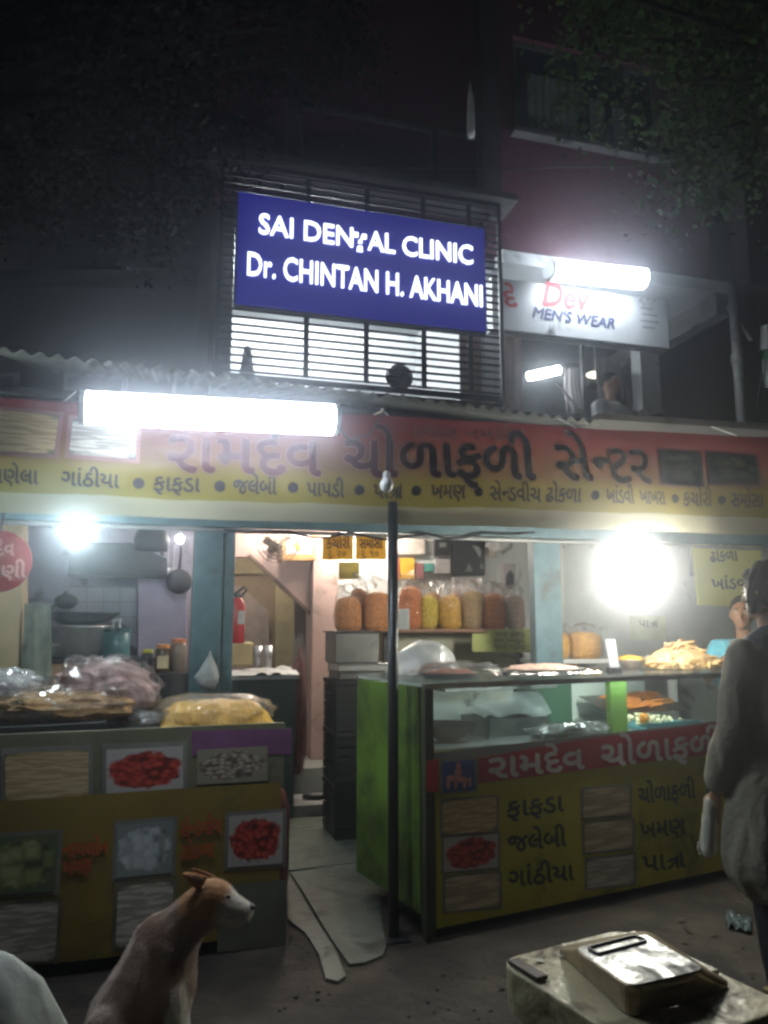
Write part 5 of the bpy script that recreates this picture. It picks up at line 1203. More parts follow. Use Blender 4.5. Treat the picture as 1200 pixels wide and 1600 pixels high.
for k in range(26):
    x = random.uniform(x0+.02, x1-.05); y = random.choice((random.uniform(y0+.02, y0+.12), random.uniform(y1-.09, y1-.02)))
    if k < 12:
        s_ = random.uniform(.008, .02); part('paint_flake', MB(FX).poly([(x+s_*random.uniform(.6, 1.3)*math.cos(a*1.05), y+s_*random.uniform(.5, 1.2)*math.sin(a*1.05), zb0+.004+.002*random.random()) for a in range(6)]), mat('flake', (.55, .52, .42), .4) if k == 0 else bpy.data.materials['flake'], bd)
# raised pan: measured from the photo at its own heights
zp = zb0+.075
T = [FX.inv(atZ(x, y, zp)) for x, y in ((895, 1481), (1007, 1459), (1104, 1515), (986, 1543))]
B = [FX.inv(atZ(x, y, zb0+.003)) for x, y in ((867, 1483), (1010, 1455), (1147, 1541), (986, 1593))]
pn = thing('upturned_pan', 'upturned rectangular metal pan with a scuffed shiny bottom on the worn board', 'pan', (0, 0, zb0), FX)
def rrect(C, r, n=5):
    out = []
    for k in range(4):
        p_, c_, q_ = Vector(C[k-1][:2]), Vector(C[k][:2]), Vector(C[(k+1) % 4][:2])
        d1 = (p_-c_).normalized(); d2 = (q_-c_).normalized()
        for j in range(n+1):
            t = j/n; out.append((c_ + d1*r*(1-t)**2 + d2*r*t**2))
    return out
def pan_m():
    m = mat('scuffed pan', (.62, .63, .62), .22, .6, var=.1, scale=4, bump=.15, dirt=1.0, dirtcol=(.045, .04, .035), dscale=7); return m
loops = [(B, .05, zb0+.003), (B, .045, zb0+.008), ([Vector(B[k])*.25+Vector(T[k])*.75 for k in range(4)], .045, zp-.02), (T, .035, zp-.003), ([Vector(T[k])*.97+sum((Vector(t) for t in T), Vector())/4*.03 for k in range(4)], .03, zp)]
mb = MB(FX); rg_ = []
for C_, r_, z_ in loops: rg_.append([mb.p(q.x, q.y, z_) for q in rrect(C_, r_)])
for k in range(len(rg_)-1):
    n_ = len(rg_[k]); mb.f += [[rg_[k][j], rg_[k][(j+1) % n_], rg_[k+1][(j+1) % n_], rg_[k+1][j]] for j in range(n_)]
part('wall', mb, mat('pan side', (.36, .29, .19), .35, .5, var=.3, dirt=.4), pn, smooth=False)
ctr = sum((Vector(t) for t in T), Vector())/4
mb = MB(FX); a = [mb.p(q.x, q.y, zp+.0015) for q in rrect([Vector(T[k])*.975+ctr*.025 for k in range(4)], .03)]; mb.f.append(a)
part('bottom', mb, pan_m(), pn)
Hh = [FX.inv(atZ(x, y, zp+.004)) for x, y in ((918, 1481), (992, 1462), (1012, 1470), (934, 1491))]
part('handle_rim', MB(FX).tube([(q.x, q.y, zp+.005) for q in rrect(Hh, .012)]+[(rrect(Hh, .012)[0].x, rrect(Hh, .012)[0].y, zp+.005)], .0035, 6), blackm, pn)

# ================================================================ white sack (front left)
p = atZ(-25, 1640, .45)
sk = MB(WF).lathe(p.x, p.y, [(.13, .0), (.19, .05), (.205, .3), (.18, .48), (.11, .6), (.05, .66), (.01, .68)], 36, fn=lambda a, z: 1+.2*mn.noise(Vector((math.cos(a)*2, math.sin(a)*2, z*4)))+.03*math.sin(a*9+z*12))
solo('white_sack', sk, mat('white woven sack', (.38, .42, .39), .6, var=.12, scale=5, bump=.15), 'pale bulging white sack at the bottom left corner', 'sack', (p.x, p.y, 0), WF, smooth=True)

# ================================================================ PEOPLE
skin = mat('brown skin', (.30, .16, .09), .5, var=.1, scale=20, bump=.05)
hairm = mat('black hair', (.012, .011, .012), .7, var=.3, scale=60, bump=.8, spec=.2)
def rotz(v, a): c, s = math.cos(a), math.sin(a); return (v[0]*c-v[1]*s, v[0]*s+v[1]*c, v[2])
def hand(wrist, dirv, side, spread=(1, 0, 0), curl=.6):
    """palm, four unequal bent fingers and a side thumb, as capsules"""
    w = Vector(wrist); d = Vector(dirv).normalized(); s = Vector(spread).normalized(); n_ = d.cross(s).normalized()
    pr = [('c', w, .024, w+d*.05, .027), ('c', w+d*.03-s*.022, .016, w+d*.085-s*.026, .014), ('c', w+d*.03+s*.022, .016, w+d*.085+s*.026, .014), ('c', w+d*.03, .018, w+d*.09, .015)]
    for k, L in enumerate((.062, .072, .068, .054)):
        o_ = s*(.030-.02*k); a = w+d*.088+o_; b = a+(d*math.cos(curl*.5)+n_*math.sin(curl*.5))*L*.45; c = b+(d*math.cos(curl*1.6)+n_*math.sin(curl*1.6))*L*.55
        pr += [('c', a, .0095, b, .0085), ('c', b, .0085, c, .007)]
    a = w+d*.02+s*.025*side; b = a+(d*.6+s*side*.8)*.035; c = b+(d*.9+s*side*.2+n_*.3)*.032
    pr += [('c', a, .013, b, .0105), ('c', b, .0105, c, .008)]
    return pr
def head_prims(c):
    x, y, z = c
    return [('e', (x, y, z), (.074, .092, .105)), ('e', (x, y+.03, z-.06), (.052, .06, .055)), ('c', (x, y+.088, z+.012), .010, (x, y+.108, z-.022), .014),
            ('e', (x-.076, y-.005, z-.01), (.012, .022, .032)), ('e', (x+.076, y-.005, z-.01), (.012, .022, .032)),
            ('c', (x-.018, y+.088, z-.052), .008, (x+.018, y+.088, z-.052), .008), ('e', (x, y+.075, z-.09), (.025, .022, .018)), ('c', (x-.04, y+.078, z+.033), .009, (x+.04, y+.078, z+.033), .009)]
def face_parts(c, par):
    x, y, z = c
    lip = bpy.data.materials.get('lips') or mat('lips', (.22, .08, .06), .5)
    part('mouth', MB().tube([(x-.024, y+.092, z-.052), (x, y+.099, z-.054), (x+.024, y+.092, z-.052)], [.003, .006, .003], 6), lip, par)
    for s in (-1, 1):
        part('eyebrow', MB().tube([(x+s*.014, y+.095, z+.033), (x+s*.032, y+.093, z+.038), (x+s*.048, y+.080, z+.032)], [.004, .005, .003], 6), hairm, par)
        part('iris', MB().ell((x+s*.030, y+.0905, z+.008), (.006, .003, .006), 8, 6), blackm, par)
    for s in (-1, 1):
        part('eye', MB().ell((x+s*.030, y+.082, z+.008), (.013, .009, .008), 10, 6), mat('eye white', (.6, .58, .55), .2) if 'eye white' not in bpy.data.materials else bpy.data.materials['eye white'], par, smooth=True)

# A: standing customer, seen from behind at the right edge
pa = thing('person', 'customer seen from behind at the right edge, dark hair, dark scarf, loose grey brown shirt', 'person', (1.615, 3.22, 0), WF, rot=R(28))
HA = (0, .02, 1.64)
sculpt('body', head_prims(HA)+[('c', (0, 0, 1.42), .058, (0, .01, 1.55), .055), ('c', (-.1, 0, 1.36), .09, (.1, 0, 1.36), .09), ('c', (0, 0, 1.3), .14, (0, 0, 1.0), .13),
        ('c', (-.19, 0, 1.38), .05, (-.25, .02, 1.10), .042), ('c', (-.25, .02, 1.1), .04, (-.25, .12, .86), .027), ('c', (.19, 0, 1.38), .05, (.25, .05, 1.10), .042), ('c', (.25, .05, 1.1), .04, (.22, .24, 1.02), .027),
        ('c', (-.09, 0, .9), .085, (-.10, 0, .5), .06), ('c', (-.10, 0, .5), .055, (-.10, -.02, .09), .036), ('c', (.09, 0, .9), .085, (.1, .03, .5), .06), ('c', (.1, .03, .5), .055, (.11, .02, .09), .036),
        ('c', (-.10, -.03, .045), .036, (-.115, .14, .03), .028), ('c', (.11, .0, .045), .036, (.125, .17, .03), .028)]
       + hand((-.25, .13, .84), (-.05, .25, -1), 1, (.2, 1, .1)) + hand((.22, .25, 1.02), (-.2, 1, .1), -1), skin, pa, .0085, 4)
face_parts(HA, pa)
sculpt('hair', [('e', (0, -.008, 1.665), (.095, .112, .115)), ('c', (0, -.055, 1.63), .082, (0, -.06, 1.53), .062), ('c', (-.07, .03, 1.64), .03, (-.075, .035, 1.57), .025), ('c', (.07, .03, 1.64), .03, (.075, .035, 1.57), .025), ('c', (0, .07, 1.7), .04, (0, .085, 1.665), .03)], hairm, pa, .008, 2, rough=.022, rfreq=(28, 28, 12))
def cloth(name, prims, m, par, vox=.012): return sculpt(name, prims, m, par, vox, 4, rough=.016, rfreq=(13, 13, 4))
kur = mat('grey brown cotton', (.27, .25, .19), .85, var=.15, scale=7, bump=.5)
cloth('shirt', [('c', (-.12, 0, 1.36), .10, (.12, 0, 1.36), .10), ('c', (-.08, 0, 1.3), .145, (-.1, 0, .9), .15), ('c', (.08, 0, 1.3), .145, (.1, 0, .9), .15), ('c', (-.11, 0, .9), .15, (-.14, 0, .60), .17), ('c', (.11, 0, .9), .15, (.14, 0, .60), .17), ('c', (0, 0, .9), .15, (0, 0, .58), .18),
                ('c', (-.20, 0, 1.385), .07, (-.265, .02, 1.1), .068), ('c', (-.265, .02, 1.1), .066, (-.262, .11, .90), .055), ('c', (.20, 0, 1.385), .07, (.265, .05, 1.1), .068), ('c', (.265, .05, 1.1), .066, (.235, .2, 1.02), .055),
                ('c', (-.18, -.1, .95), .03, (-.22, -.13, .52), .035), ('c', (-.05, -.15, 1.2), .02, (-.07, -.19, .5), .035), ('c', (.08, -.15, 1.2), .02, (.1, -.19, .5), .03), ('c', (.2, -.08, 1.0), .03, (.24, -.12, .5), .035)], kur, pa)
cloth('scarf', [('c', (-.12, -.02, 1.43), .06, (0, -.07, 1.48), .065), ('c', (.12, -.02, 1.43), .06, (0, -.07, 1.48), .065), ('c', (-.13, -.02, 1.43), .05, (-.05, .09, 1.40), .045), ('c', (.13, -.02, 1.43), .05, (.05, .09, 1.40), .045)], mat('dark blue scarf', (.03, .045, .07), .8, bump=.5), pa, .01)
cloth('trousers', [('c', (-.09, 0, .88), .11, (-.105, 0, .48), .085), ('c', (-.105, 0, .48), .083, (-.105, -.02, .10), .062), ('c', (.09, 0, .88), .11, (.105, .03, .48), .085), ('c', (.105, .03, .48), .083, (.11, .02, .10), .062)], mat('dark trousers', (.025, .027, .032), .8, bump=.4), pa)
for s_, yo in ((-1, 0), (1, .03)):
    part('sandal', MB().bx(s_*.115-.045, s_*.115+.045, -.08+yo, .19+yo, 0.0, .018).tube([(s_*.115-.045, .07+yo, .02), (s_*.115, .07+yo, .07), (s_*.115+.045, .07+yo, .02)], .012, 6), mat('tan sandal', (.3, .22, .1), .5) if 'tan sandal' not in bpy.data.materials else bpy.data.materials['tan sandal'], pa, bevel=.004)
cloth('cloth_in_hand', [('c', (-.262, .15, .80), .028, (-.27, .17, .62), .04), ('c', (-.262, .17, .74), .028, (-.25, .19, .6), .03)], mat('pale handkerchief', (.6, .58, .48), .7, bump=.4), pa, .008)

# B: the seller behind the heap
pb = thing('person', 'seller in a bright sky blue shirt standing behind the glowing heap of food', 'person', (2.59, 5.6, .012), WF, rot=R(150))
HB = (0, .02, 1.58)
sculpt('body', head_prims(HB)+[('c', (0, 0, 1.36), .055, (0, .01, 1.50), .052), ('c', (-.1, 0, 1.31), .085, (.1, 0, 1.31), .085), ('c', (0, 0, 1.25), .13, (0, 0, .95), .125),
        ('c', (-.18, 0, 1.33), .045, (-.24, .14, 1.12), .04), ('c', (-.24, .14, 1.12), .038, (-.14, .34, 1.2), .026), ('c', (.18, 0, 1.33), .045, (.24, .14, 1.12), .04), ('c', (.24, .14, 1.12), .038, (.10, .36, 1.27), .026),
        ('c', (-.09, 0, .88), .08, (-.1, 0, .08), .04), ('c', (.09, 0, .88), .08, (.1, 0, .08), .04), ('c', (-.1, -.03, .04), .035, (-.1, .15, .03), .028), ('c', (.1, -.03, .04), .035, (.1, .15, .03), .028)]
       + hand((-.13, .36, 1.205), (.3, 1, .1), 1) + hand((.09, .38, 1.275), (-.3, 1, .1), -1), skin, pb, .009, 4)
face_parts(HB, pb)
sculpt('hair', [('e', (0, -.012, 1.625), (.083, .096, .09))], hairm, pb, .009, 3)
cloth('shirt', [('c', (-.11, 0, 1.31), .095, (.11, 0, 1.31), .095), ('c', (-.06, 0, 1.25), .13, (-.07, 0, .85), .135), ('c', (.06, 0, 1.25), .13, (.07, 0, .85), .135), ('c', (-.18, 0, 1.33), .066, (-.235, .12, 1.14), .062), ('c', (.18, 0, 1.33), .066, (.235, .12, 1.14), .062)], mat('sky blue shirt', (.16, .52, .66), .8, bump=.3), pb)
cloth('trousers', [('c', (-.08, 0, .86), .11, (-.1, 0, .1), .065), ('c', (.08, 0, .86), .11, (.1, 0, .1), .065)], bpy.data.materials['dark trousers'], pb)
# C: figure seated upstairs
u, z = fp(FA, 958, 640, WU+.55)
pcn = thing('person', 'person in a loose white shirt sitting in the upstairs menswear shop', 'person', (u, WU+.6, 3.06), FA, rot=R(200))
sculpt('body', head_prims((0, .03, .78))+[('c', (0, 0, .58), .05, (0, .01, .7), .048), ('c', (-.1, 0, .52), .08, (.1, 0, .52), .08), ('c', (0, 0, .45), .12, (0, 0, .16), .13),
        ('c', (-.18, 0, .53), .045, (-.24, .1, .3), .04), ('c', (-.24, .1, .3), .036, (-.12, .28, .2), .026), ('c', (.18, 0, .53), .045, (.24, .1, .3), .04), ('c', (.24, .1, .3), .036, (.12, .28, .2), .026),
        ('c', (-.09, .02, .1), .085, (-.2, .35, .08), .06), ('c', (.09, .02, .1), .085, (.2, .35, .08), .06), ('c', (-.2, .35, .08), .055, (-.0, .3, .045), .04), ('c', (.2, .35, .08), .055, (.02, .36, .045), .04)] + hand((-.12, .29, .2), (.3, 1, -.2), 1) + hand((.12, .29, .2), (-.3, 1, -.2), -1), skin, pcn, .01, 4)
sculpt('hair', [('e', (0, -.0, .825), (.084, .096, .09))], hairm, pcn, .01, 3)
cloth('shirt', [('c', (-.11, 0, .52), .095, (.11, 0, .52), .095), ('c', (0, 0, .46), .16, (0, 0, .14), .18), ('c', (-.18, 0, .53), .07, (-.24, .09, .3), .07), ('c', (.18, 0, .53), .07, (.24, .09, .3), .07)], mat('white shirt', (.62, .63, .64), .8, bump=.3), pcn)
cloth('trousers', [('c', (-.09, .02, .11), .11, (-.2, .35, .09), .08), ('c', (.09, .02, .11), .11, (.2, .35, .09), .08)], bpy.data.materials['dark trousers'], pcn)
u, z = fp(FA, 1015, 640, WU+.2)
solo('black_bundle', MB(FA).ell((u, WU+.2, 3.2), (.3, .12, .24), 24, 14, .6, 3, 5, flat=3.055), mat('black cloth', (.02, .022, .025), .8), 'black cloth bundle by the upstairs shop pillar', 'bundle', (u, WU+.2, 3.055), FA, smooth=True)

# ================================================================ DOG
DY = 2.85
base = atY(235, 1700, DY); base.z = 0
dg_ = thing('dog', 'seated brown and white street dog facing right in the foreground', 'dog', tuple(base), WF)
def D(px, py, dy=0): return atY(px, py, DY+dy) - base
def dc(a, ra, b, rb): return ('c', a, ra, b, rb)
G = -base.z
dogp = [('e', D(334, 1406), (.082, .068, .068), (0, R(18), 0)), dc(D(345, 1414), .062, D(378, 1424), .039), dc(D(338, 1430), .045, D(372, 1436), .024), ('e', D(388, 1420), (.020, .022, .017)), ('e', D(352, 1400), (.03, .05, .02), (0, R(30), 0)),
        dc(D(322, 1412), .072, D(290, 1442), .078), dc(D(290, 1442), .078, D(256, 1484), .120), dc(D(256, 1484), .12, D(240, 1540), .145),
        dc(D(240, 1540), .145, D(212, 1600), .17), dc(D(212, 1600), .165, D(196, 1640), .16), ('e', D(268, 1530), (.085, .10, .14)),
        dc(D(262, 1555, -.07), .06, D(276, 1630, -.08), .038), dc(D(276, 1630, -.08), .036, D(280, 1690, -.08), .026), dc(D(280, 1700, -.08), .03, D(302, 1706, -.08), .025),
        dc(D(266, 1555, .07), .06, D(282, 1630, .08), .038), dc(D(282, 1630, .08), .036, D(288, 1675, .08), .026), dc(D(288, 1680, .08), .03, D(310, 1684, .08), .025),
        ('e', D(190, 1632, -.11), (.14, .07, .12), (0, R(25), 0)), ('e', D(190, 1625, .11), (.14, .07, .12), (0, R(25), 0)),
        dc(D(225, 1660, -.15), .042, D(180, 1705, -.16), .028), dc(D(180, 1708, -.16), .028, D(245, 1712, -.16), .024), dc(D(225, 1645, .15), .04, D(180, 1668, .16), .028), dc(D(180, 1670, .16), .028, D(240, 1674, .16), .024),
        dc(D(130, 1650), .05, D(70, 1690, .05), .025), dc(D(70, 1690, .05), .025, D(35, 1690, .12), .013)]
# keep the paws on the ground
def lift(p): p = Vector(p); p.z = max(p.z, .024); return p
dogp = [q if q[0] == 'e' else ('c', lift(q[1]), q[2], lift(q[3]), q[4]) for q in dogp]
hc = D(331, 1402); muz = D(378, 1420); chest = D(292, 1560); neck = D(262, 1470)
def coat(p):
    p = Vector(p); nzv = mn.noise(p*6)*.05 + mn.noise(p*22)*.012
    white_ = Vector((.62, .57, .50)); tan = Vector((.46, .22, .08)); rust = Vector((.20, .10, .06)); pinkb = Vector((.56, .43, .36))
    dm = (p-muz).length*.8+nzv; dch = abs(p.x-chest.x)*1.4+max(0, p.z-chest.z)*.9+nzv*1.2; dh = (p-hc).length+nzv; dn = (p-neck).length+nzv*1.5
    c = pinkb.lerp(rust, max(0, min(1, (.09+nzv*2-mn.noise(p*4)*.12)*6)))
    if dn < .12: c = rust.lerp(c, max(0, (dn-.09)/.03))
    if dh < .12 and p.z > hc.z-.05+nzv: c = tan.lerp(c, max(0, (dh-.095)/.025))
    if dch < .075: c = white_.lerp(c, max(0, (dch-.055)/.02))
    if dm < .075: c = white_.lerp(c, max(0, (dm-.055)/.02))
    if p.x < D(260, 1470).x-.02 and (p.z > D(200, 1530).z+.02+nzv) and dn > .1: c = c.lerp(pinkb*1.2, .7)  # paler upper back: rim light painted into the coat colour
    return c
fm = bpy.data.materials.new('short fur'); t, n, l = nt(fm); b = n['Principled BSDF']; b.inputs['Roughness'].default_value = .75; b.inputs['Sheen Weight'].default_value = .3
at = n.new('ShaderNodeAttribute'); at.attribute_name = 'coat'; tc = n.new('ShaderNodeTexCoord'); mp = n.new('ShaderNodeMapping'); mp.inputs['Scale'].default_value = (60, 160, 120); mp.inputs['Rotation'].default_value = (0, R(35), 0)
nz = n.new('ShaderNodeTexNoise'); nz.inputs['Detail'].default_value = 4; nz.inputs['Scale'].default_value = 1; l.new(tc.outputs['Object'], mp.inputs[0]); l.new(mp.outputs[0], nz.inputs['Vector'])
mr = n.new('ShaderNodeMapRange'); mr.inputs[3].default_value = .6; mr.inputs[4].default_value = 1.4; l.new(nz.outputs[0], mr.inputs[0])
mx = n.new('ShaderNodeVectorMath'); mx.operation = 'SCALE'; l.new(at.outputs['Color'], mx.inputs[0]); l.new(mr.outputs[0], mx.inputs['Scale']); l.new(mx.outputs[0], b.inputs['Base Color'])
bp = n.new('ShaderNodeBump'); bp.inputs['Strength'].default_value = .5; bp.inputs['Distance'].default_value = .004; l.new(nz.outputs[0], bp.inputs['Height']); l.new(bp.outputs[0], b.inputs['Normal'])
bodyo = sculpt('body', dogp, fm, dg_, .0075, 6, coat)
def fur(ob, n, L, ma, parent, flow, seed=1):
    rnd = random.Random(seed); me = ob.data; ps = me.polygons; vs = me.vertices; ca = me.color_attributes['coat'].data
    V, F, Cc = [], [], []
    step = len(ps)
    for k in range(n):
        p = ps[rnd.randrange(step)]; c = p.center + Vector((rnd.uniform(-1, 1), rnd.uniform(-1, 1), rnd.uniform(-1, 1)))*.003
        nn_ = p.normal; f = flow(c); f = (f-nn_*f.dot(nn_)); f = f.normalized() if f.length > 1e-4 else Vector((0, 0, -1))
        d = (f + nn_*.42 + Vector((rnd.gauss(0, .18), rnd.gauss(0, .18), rnd.gauss(0, .18)))).normalized(); sd = d.cross(nn_).normalized()*.0011
        l_ = L*rnd.uniform(.6, 1.3); b = len(V); V += [tuple(c-sd), tuple(c+sd), tuple(c+d*l_)]; F.append((b, b+1, b+2))
        q = ca[p.vertices[0]].color; g_ = rnd.uniform(.75, 1.3); Cc += [(q[0]*g_, q[1]*g_, q[2]*g_, 1)]*3
    m2 = bpy.data.meshes.new('fur'); m2.from_pydata(V, [], F); m2.materials.append(ma)
    at = m2.color_attributes.new('coat', 'FLOAT_COLOR', 'POINT')
    at.data.foreach_set('color', [x for c in Cc for x in c])
    o = bpy.data.objects.new('fur', m2); COL.objects.link(o); o.parent = parent; o['kind'] = 'stuff'; return o
def dogflow(c): return Vector((-.6, 0, -.9)) if c.z < hc.z-.06 else Vector((-1, 0, -.25))
fur(bodyo, 60000, .011, fm, dg_, dogflow)
tanf = mat('tan fur', (.40, .17, .07), .8, var=.3, scale=50, bump=.5)
def ear(base_, tip, wd, dy):
    b_, t__ = D(*base_, dy), D(*tip, dy*1.25); ax = (t__-b_); side = Vector((ax.z, 0, -ax.x)).normalized()*wd
    mb = MB(); mb.grid(lambda s_, q: tuple(b_+ax*q + side*(s_-.5)*2*(1-q)**.6 + Vector((0, (.012 if dy > 0 else -.012)*math.sin(s_*3.14), 0))), 8, 8)
    return part('ear', mb, tanf, dg_, smooth=True, solid=.005)
ear((318, 1382), (286, 1364), .030, -.03); ear((330, 1380), (300, 1358), .028, .04)
part('nose', MB().ell(tuple(D(393, 1417)), (.014, .016, .011), 12, 8), blackm, dg_, smooth=True)
part('eye', MB().ell(tuple(D(357, 1402, -.052)), (.007, .005, .006), 10, 6), mat('dog eye', (.01, .008, .006), .08), dg_, smooth=True)
part('eye', MB().ell(tuple(D(357, 1402, .052)), (.007, .005, .006), 10, 6), bpy.data.materials['dog eye'], dg_, smooth=True)
part('mouth', MB().tube([D(389, 1430, -.02), D(374, 1433, -.03), D(358, 1433, -.045)], .0025, 5), blackm, dg_)

# ================================================================ PIPES, FLAG, HANGING THINGS
u, z = fp(FA, 1146, 470, WU-.12)
dp = thing('drain_pipe', 'pale vertical drain pipe at the right corner of the upstairs bay', 'pipe', (u, WU-.12, 3.0), FA)
part('pipe', MB(FA).tube([(u, WU-.12, 3.0), (u, WU-.12, zs+.0)], .045, 14), mat('pale pvc', (.42, .42, .4), .5, dirt=.3), dp, smooth=True)
part('joint', MB(FA).tube([(u, WU-.12, zs-.75), (u, WU-.12, zs-.65)], .055, 14), bpy.data.materials['pale pvc'], dp, smooth=True)
(a_, z1_), (b_, z2_) = fp(FA, 1158, 466, WU-.2), fp(FA, 1174, 532, WU-.2)
solo('short_rod', MB(FA).tube([(a_, WU-.02, z1_), (b_, WU-.2, z2_)], .02, 8), bpy.data.materials['pale pvc'], 'short pale rod slanting down just right of the drain pipe', 'rod', (b_, WU-.2, z2_), FA)
WFg = 5.2
u, zt1 = fp(FA, 1192, 508, WFg); zt2 = fp(FA, 1192, 546, WFg)[1]; zt3 = fp(FA, 1192, 562, WFg)[1]; zt4 = fp(FA, 1192, 604, WFg)[1]
fg = thing('flag', 'folded white and green flag hanging at the right edge above the banner', 'flag', (u, WFg, zt4), FA)
def flg(name, za_, zb2, c, wa, wb2):
    part(name, MB(FA).grid(lambda s_, t_: (u+.02+(s_-.5)*(wa+(wb2-wa)*t_), WFg+.03*math.sin(s_*9+t_), za_+(zb2-za_)*t_), 16, 4), mat('flag '+name, c, .8), fg, smooth=True)
flg('white_band', zt1, zt2, (.5, .5, .48), .03, .14); flg('green_band', zt2, zt3, (.03, .2, .07), .14, .16); flg('lower_band', zt3, zt4, (.45, .47, .45), .09, .05)
part('staff', MB(FA).tube([(u+.1, WFg, zt1+.1), (u+.11, WU-.31, zt4-.1)], .01), blackm, fg)
u, z0_ = fp(FA, 736, 214, WU-.5); z1_ = fp(FA, 731, 128, WU-.5)[1]
t_ = thing('hanging_streamer', 'slender white furled streamer hanging in front of the dark upper wall', 'streamer', (u, WU-.5, z0_), FA)
part('cloth', MB(FA).lathe(u, WU-.5, [(.028, z0_), (.036, z0_+.03), (.034, z0_+(z1_-z0_)*.4), (.022, z0_+(z1_-z0_)*.75), (.006, z1_)], 14, fn=lambda a, z: 1+.15*math.sin(a*4)), mat('white streamer', (.85, .83, .78), .6), t_, smooth=True)
part('string', MB(FA).tube([(u, WU-.5, z1_), (u, WU-.5, z1_+2.6), (u, WU-.01, z1_+2.7)], .003, 4), blackm, t_)
# wires
for k, (a_, b_, sag, lab) in enumerate((((300, 250), (1150, 250), .25, 'thin black cable sagging across the upper wall'), ((350, 828), (836, 832), .06, 'bundle of thin cables under the front beam'))):
    w_ = WU-.45 if k == 0 else WP-.1
    (ua_, za_), (ub_, zb2) = fp(FA, *a_, w_), fp(FA, *b_, w_)
    solo('cable', MB(FA).tube([(ua_+(ub_-ua_)*t/16, w_+.01*math.sin(t*1.7), za_+(zb2-za_)*t/16-sag*(1-((t-8)/8)**2)*(.3 if k == 0 else 1)*abs(math.sin(t*.9+.7) if k else 1)) for t in range(17)], .008, 5), blackm, lab, 'cable', (ua_, w_, za_), FA)

# ================================================================ GROUND DETAILS
dm = mat('dark rubble', (.035, .032, .03), .8, var=.4)
mb = MB(WF)
for k in range(130):
    p = atZ(random.uniform(430, 1180), random.uniform(1480, 1690), 0); s_ = random.uniform(.003, .008)
    mb.ell((p.x, p.y, s_*.3), (s_*random.uniform(.8, 1.6), s_, s_*.7), 6, 4, .4, 3, k)
o = part('gravel', mb, dm, None); o['kind'] = 'stuff'
solo('wrapper', MB(WF).grid(lambda s_, t_: tuple(atZ(1134+40*s_, 1452-22*t_+10*s_, 0) + Vector((0, 0, .02+.03*mn.noise(Vector((s_*6, t_*5, 9)))))), 14, 10), mat('bluish wrapper', (.06, .085, .09), .4, var=.4, scale=14, dirt=.5), 'bluish crumpled wrapper on the dark ground below the customer', 'wrapper', tuple(atZ(1150, 1450, 0)), WF, smooth=True)

mb = MB(WF); lr = random.Random(4)
for k in range(60):
    p = atZ(lr.uniform(300, 1180), 1400+290*lr.random(), 0)
    if abs(p.x+.2) > .1 or True:
        a = lr.uniform(0, 6.3); L = lr.uniform(.012, .035); d = Vector((math.cos(a), math.sin(a), lr.uniform(-.1, .25)))*L; e = Vector((-math.sin(a), math.cos(a), lr.uniform(-.2, .2)))*L*.4; p.z = .016+lr.random()*.006
        mb.poly([tuple(p-d), tuple(p+e), tuple(p+d), tuple(p-e)])
o = part('litter', mb, mat('dry leaf litter', (.06, .045, .03), .8, var=.5, scale=20), None); o['kind'] = 'stuff'

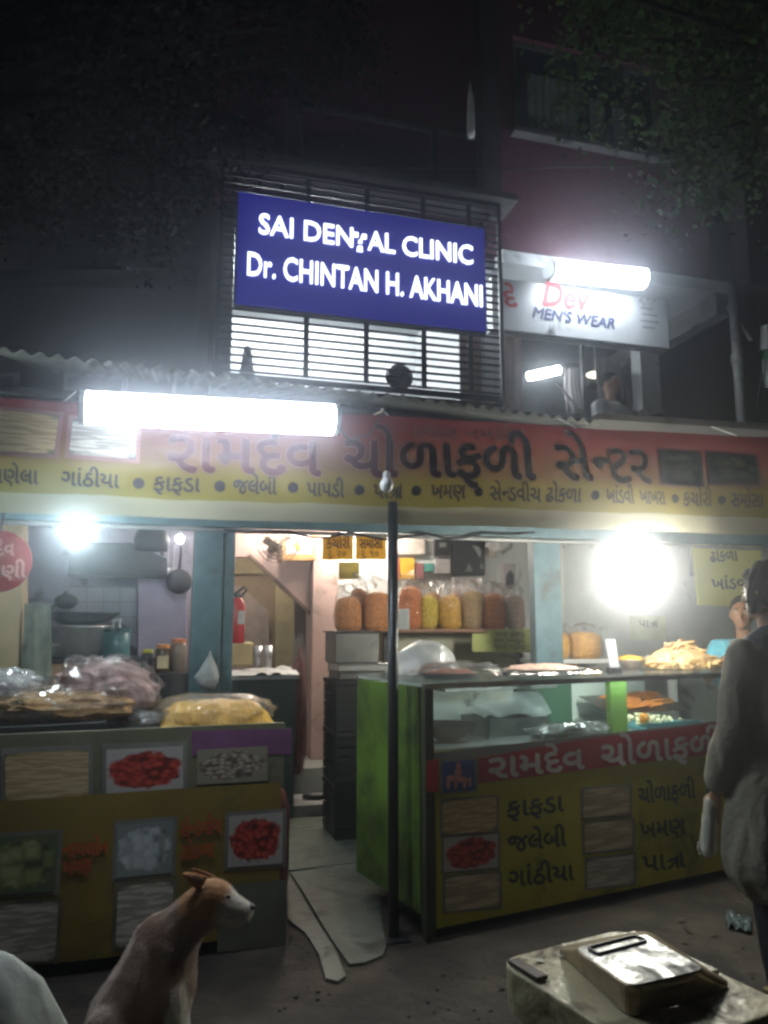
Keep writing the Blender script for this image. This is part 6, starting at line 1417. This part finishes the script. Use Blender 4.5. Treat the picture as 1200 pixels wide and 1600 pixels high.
# ================================================================ TREES
bark = mat('dark bark', (.015, .012, .01), 1, spec=.05, var=.3, bump=.8)
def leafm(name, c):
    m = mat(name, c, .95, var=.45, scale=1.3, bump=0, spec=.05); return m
def tree(label, trunk, crown, nclump, nleaf, lm, seed, ls=.06):
    rnd = random.Random(seed); t_ = thing('tree', label, 'tree', (trunk[0], trunk[1], 0), WF)
    c = Vector(crown[0]); r = crown[1]
    top = Vector((trunk[0]+(c.x-trunk[0])*.35, trunk[1], c.z-r[2]*.6))
    part('trunk', MB(WF).tube([(trunk[0], trunk[1], 0), (trunk[0]+.05, trunk[1], 1.2), tuple(Vector((trunk[0], trunk[1], 1.2)).lerp(top, .6)), tuple(top)], [.24, .19, .15, .11], 12), bark, t_, smooth=True)
    mb = MB(WF); cl = []
    for k in range(nclump):
        while True:
            d = Vector((rnd.uniform(-1, 1), rnd.uniform(-1, 1), rnd.uniform(-1, 1)))
            if .25 < d.length < 1: break
        cl.append((c+Vector((d.x*r[0], d.y*r[1], d.z*r[2])), rnd.uniform(.16, .38)))
    lb_ = MB(WF)
    for p, _ in cl[:26]:
        m_2 = top.lerp(p, .5)+Vector((rnd.uniform(-.2, .2), rnd.uniform(-.2, .2), .15)); lb_.tube([tuple(top), tuple(m_2), tuple(p)], [.06, .035, .012], 6)
    part('limbs', lb_, bark, t_)
    for p, rr_ in cl:
        for j in range(nleaf):
            d = Vector((rnd.gauss(0, 1), rnd.gauss(0, 1), rnd.gauss(0, .8)))*rr_*.55; q = p+d
            a = Vector((rnd.uniform(-1, 1), rnd.uniform(-1, 1), rnd.uniform(-.9, .2))).normalized(); b = a.cross(Vector((rnd.uniform(-1, 1), rnd.uniform(-1, 1), 1))).normalized()
            s_ = ls*rnd.uniform(.6, 1.3); L = a*s_; Wd = b*s_*.32
            mb.poly([tuple(q), tuple(q+L*.5+Wd), tuple(q+L), tuple(q+L*.5-Wd)])
    me = bpy.data.meshes.new('crown'); iv = wmat(t_).inverted(); me.from_pydata([tuple(iv @ v) for v in mb.v], [], mb.f); me.materials.append(lm)
    o = bpy.data.objects.new('crown', me); COL.objects.link(o); o.parent = t_
    return t_
c = atY(1120, 60, 4.6)
tree('leafy green tree hanging over the upper right corner', (4.6, 4.9), ((c.x+.35, 4.7, c.z+.55), (1.45, 1.2, 1.5)), 150, 130, leafm('green leaves', (.022, .042, .010)), 3)
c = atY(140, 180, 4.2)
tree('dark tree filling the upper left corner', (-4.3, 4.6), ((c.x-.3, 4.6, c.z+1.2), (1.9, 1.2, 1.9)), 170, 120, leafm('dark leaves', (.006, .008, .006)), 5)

# ================================================================ HAZE
hz = MB(); hz.bx(-62, 62, -42, 82, -1.0, 12.0)  # air volume added to stand in for lens bloom round the lamps
hm = bpy.data.materials.new('haze'); t, n, l = nt(hm); n.remove(n['Principled BSDF'])
pv = n.new('ShaderNodeVolumePrincipled'); pv.inputs['Density'].default_value = HAZE; pv.inputs['Anisotropy'].default_value = HAZE_G
pv.inputs['Color'].default_value = (.88, .92, 1, 1); l.new(pv.outputs[0], n['Material Output'].inputs['Volume'])
o = part('haze', hz, hm); o['kind'] = 'stuff'
for o in list(COL.objects):      # every object's data carries its material; nothing hidden
    pass
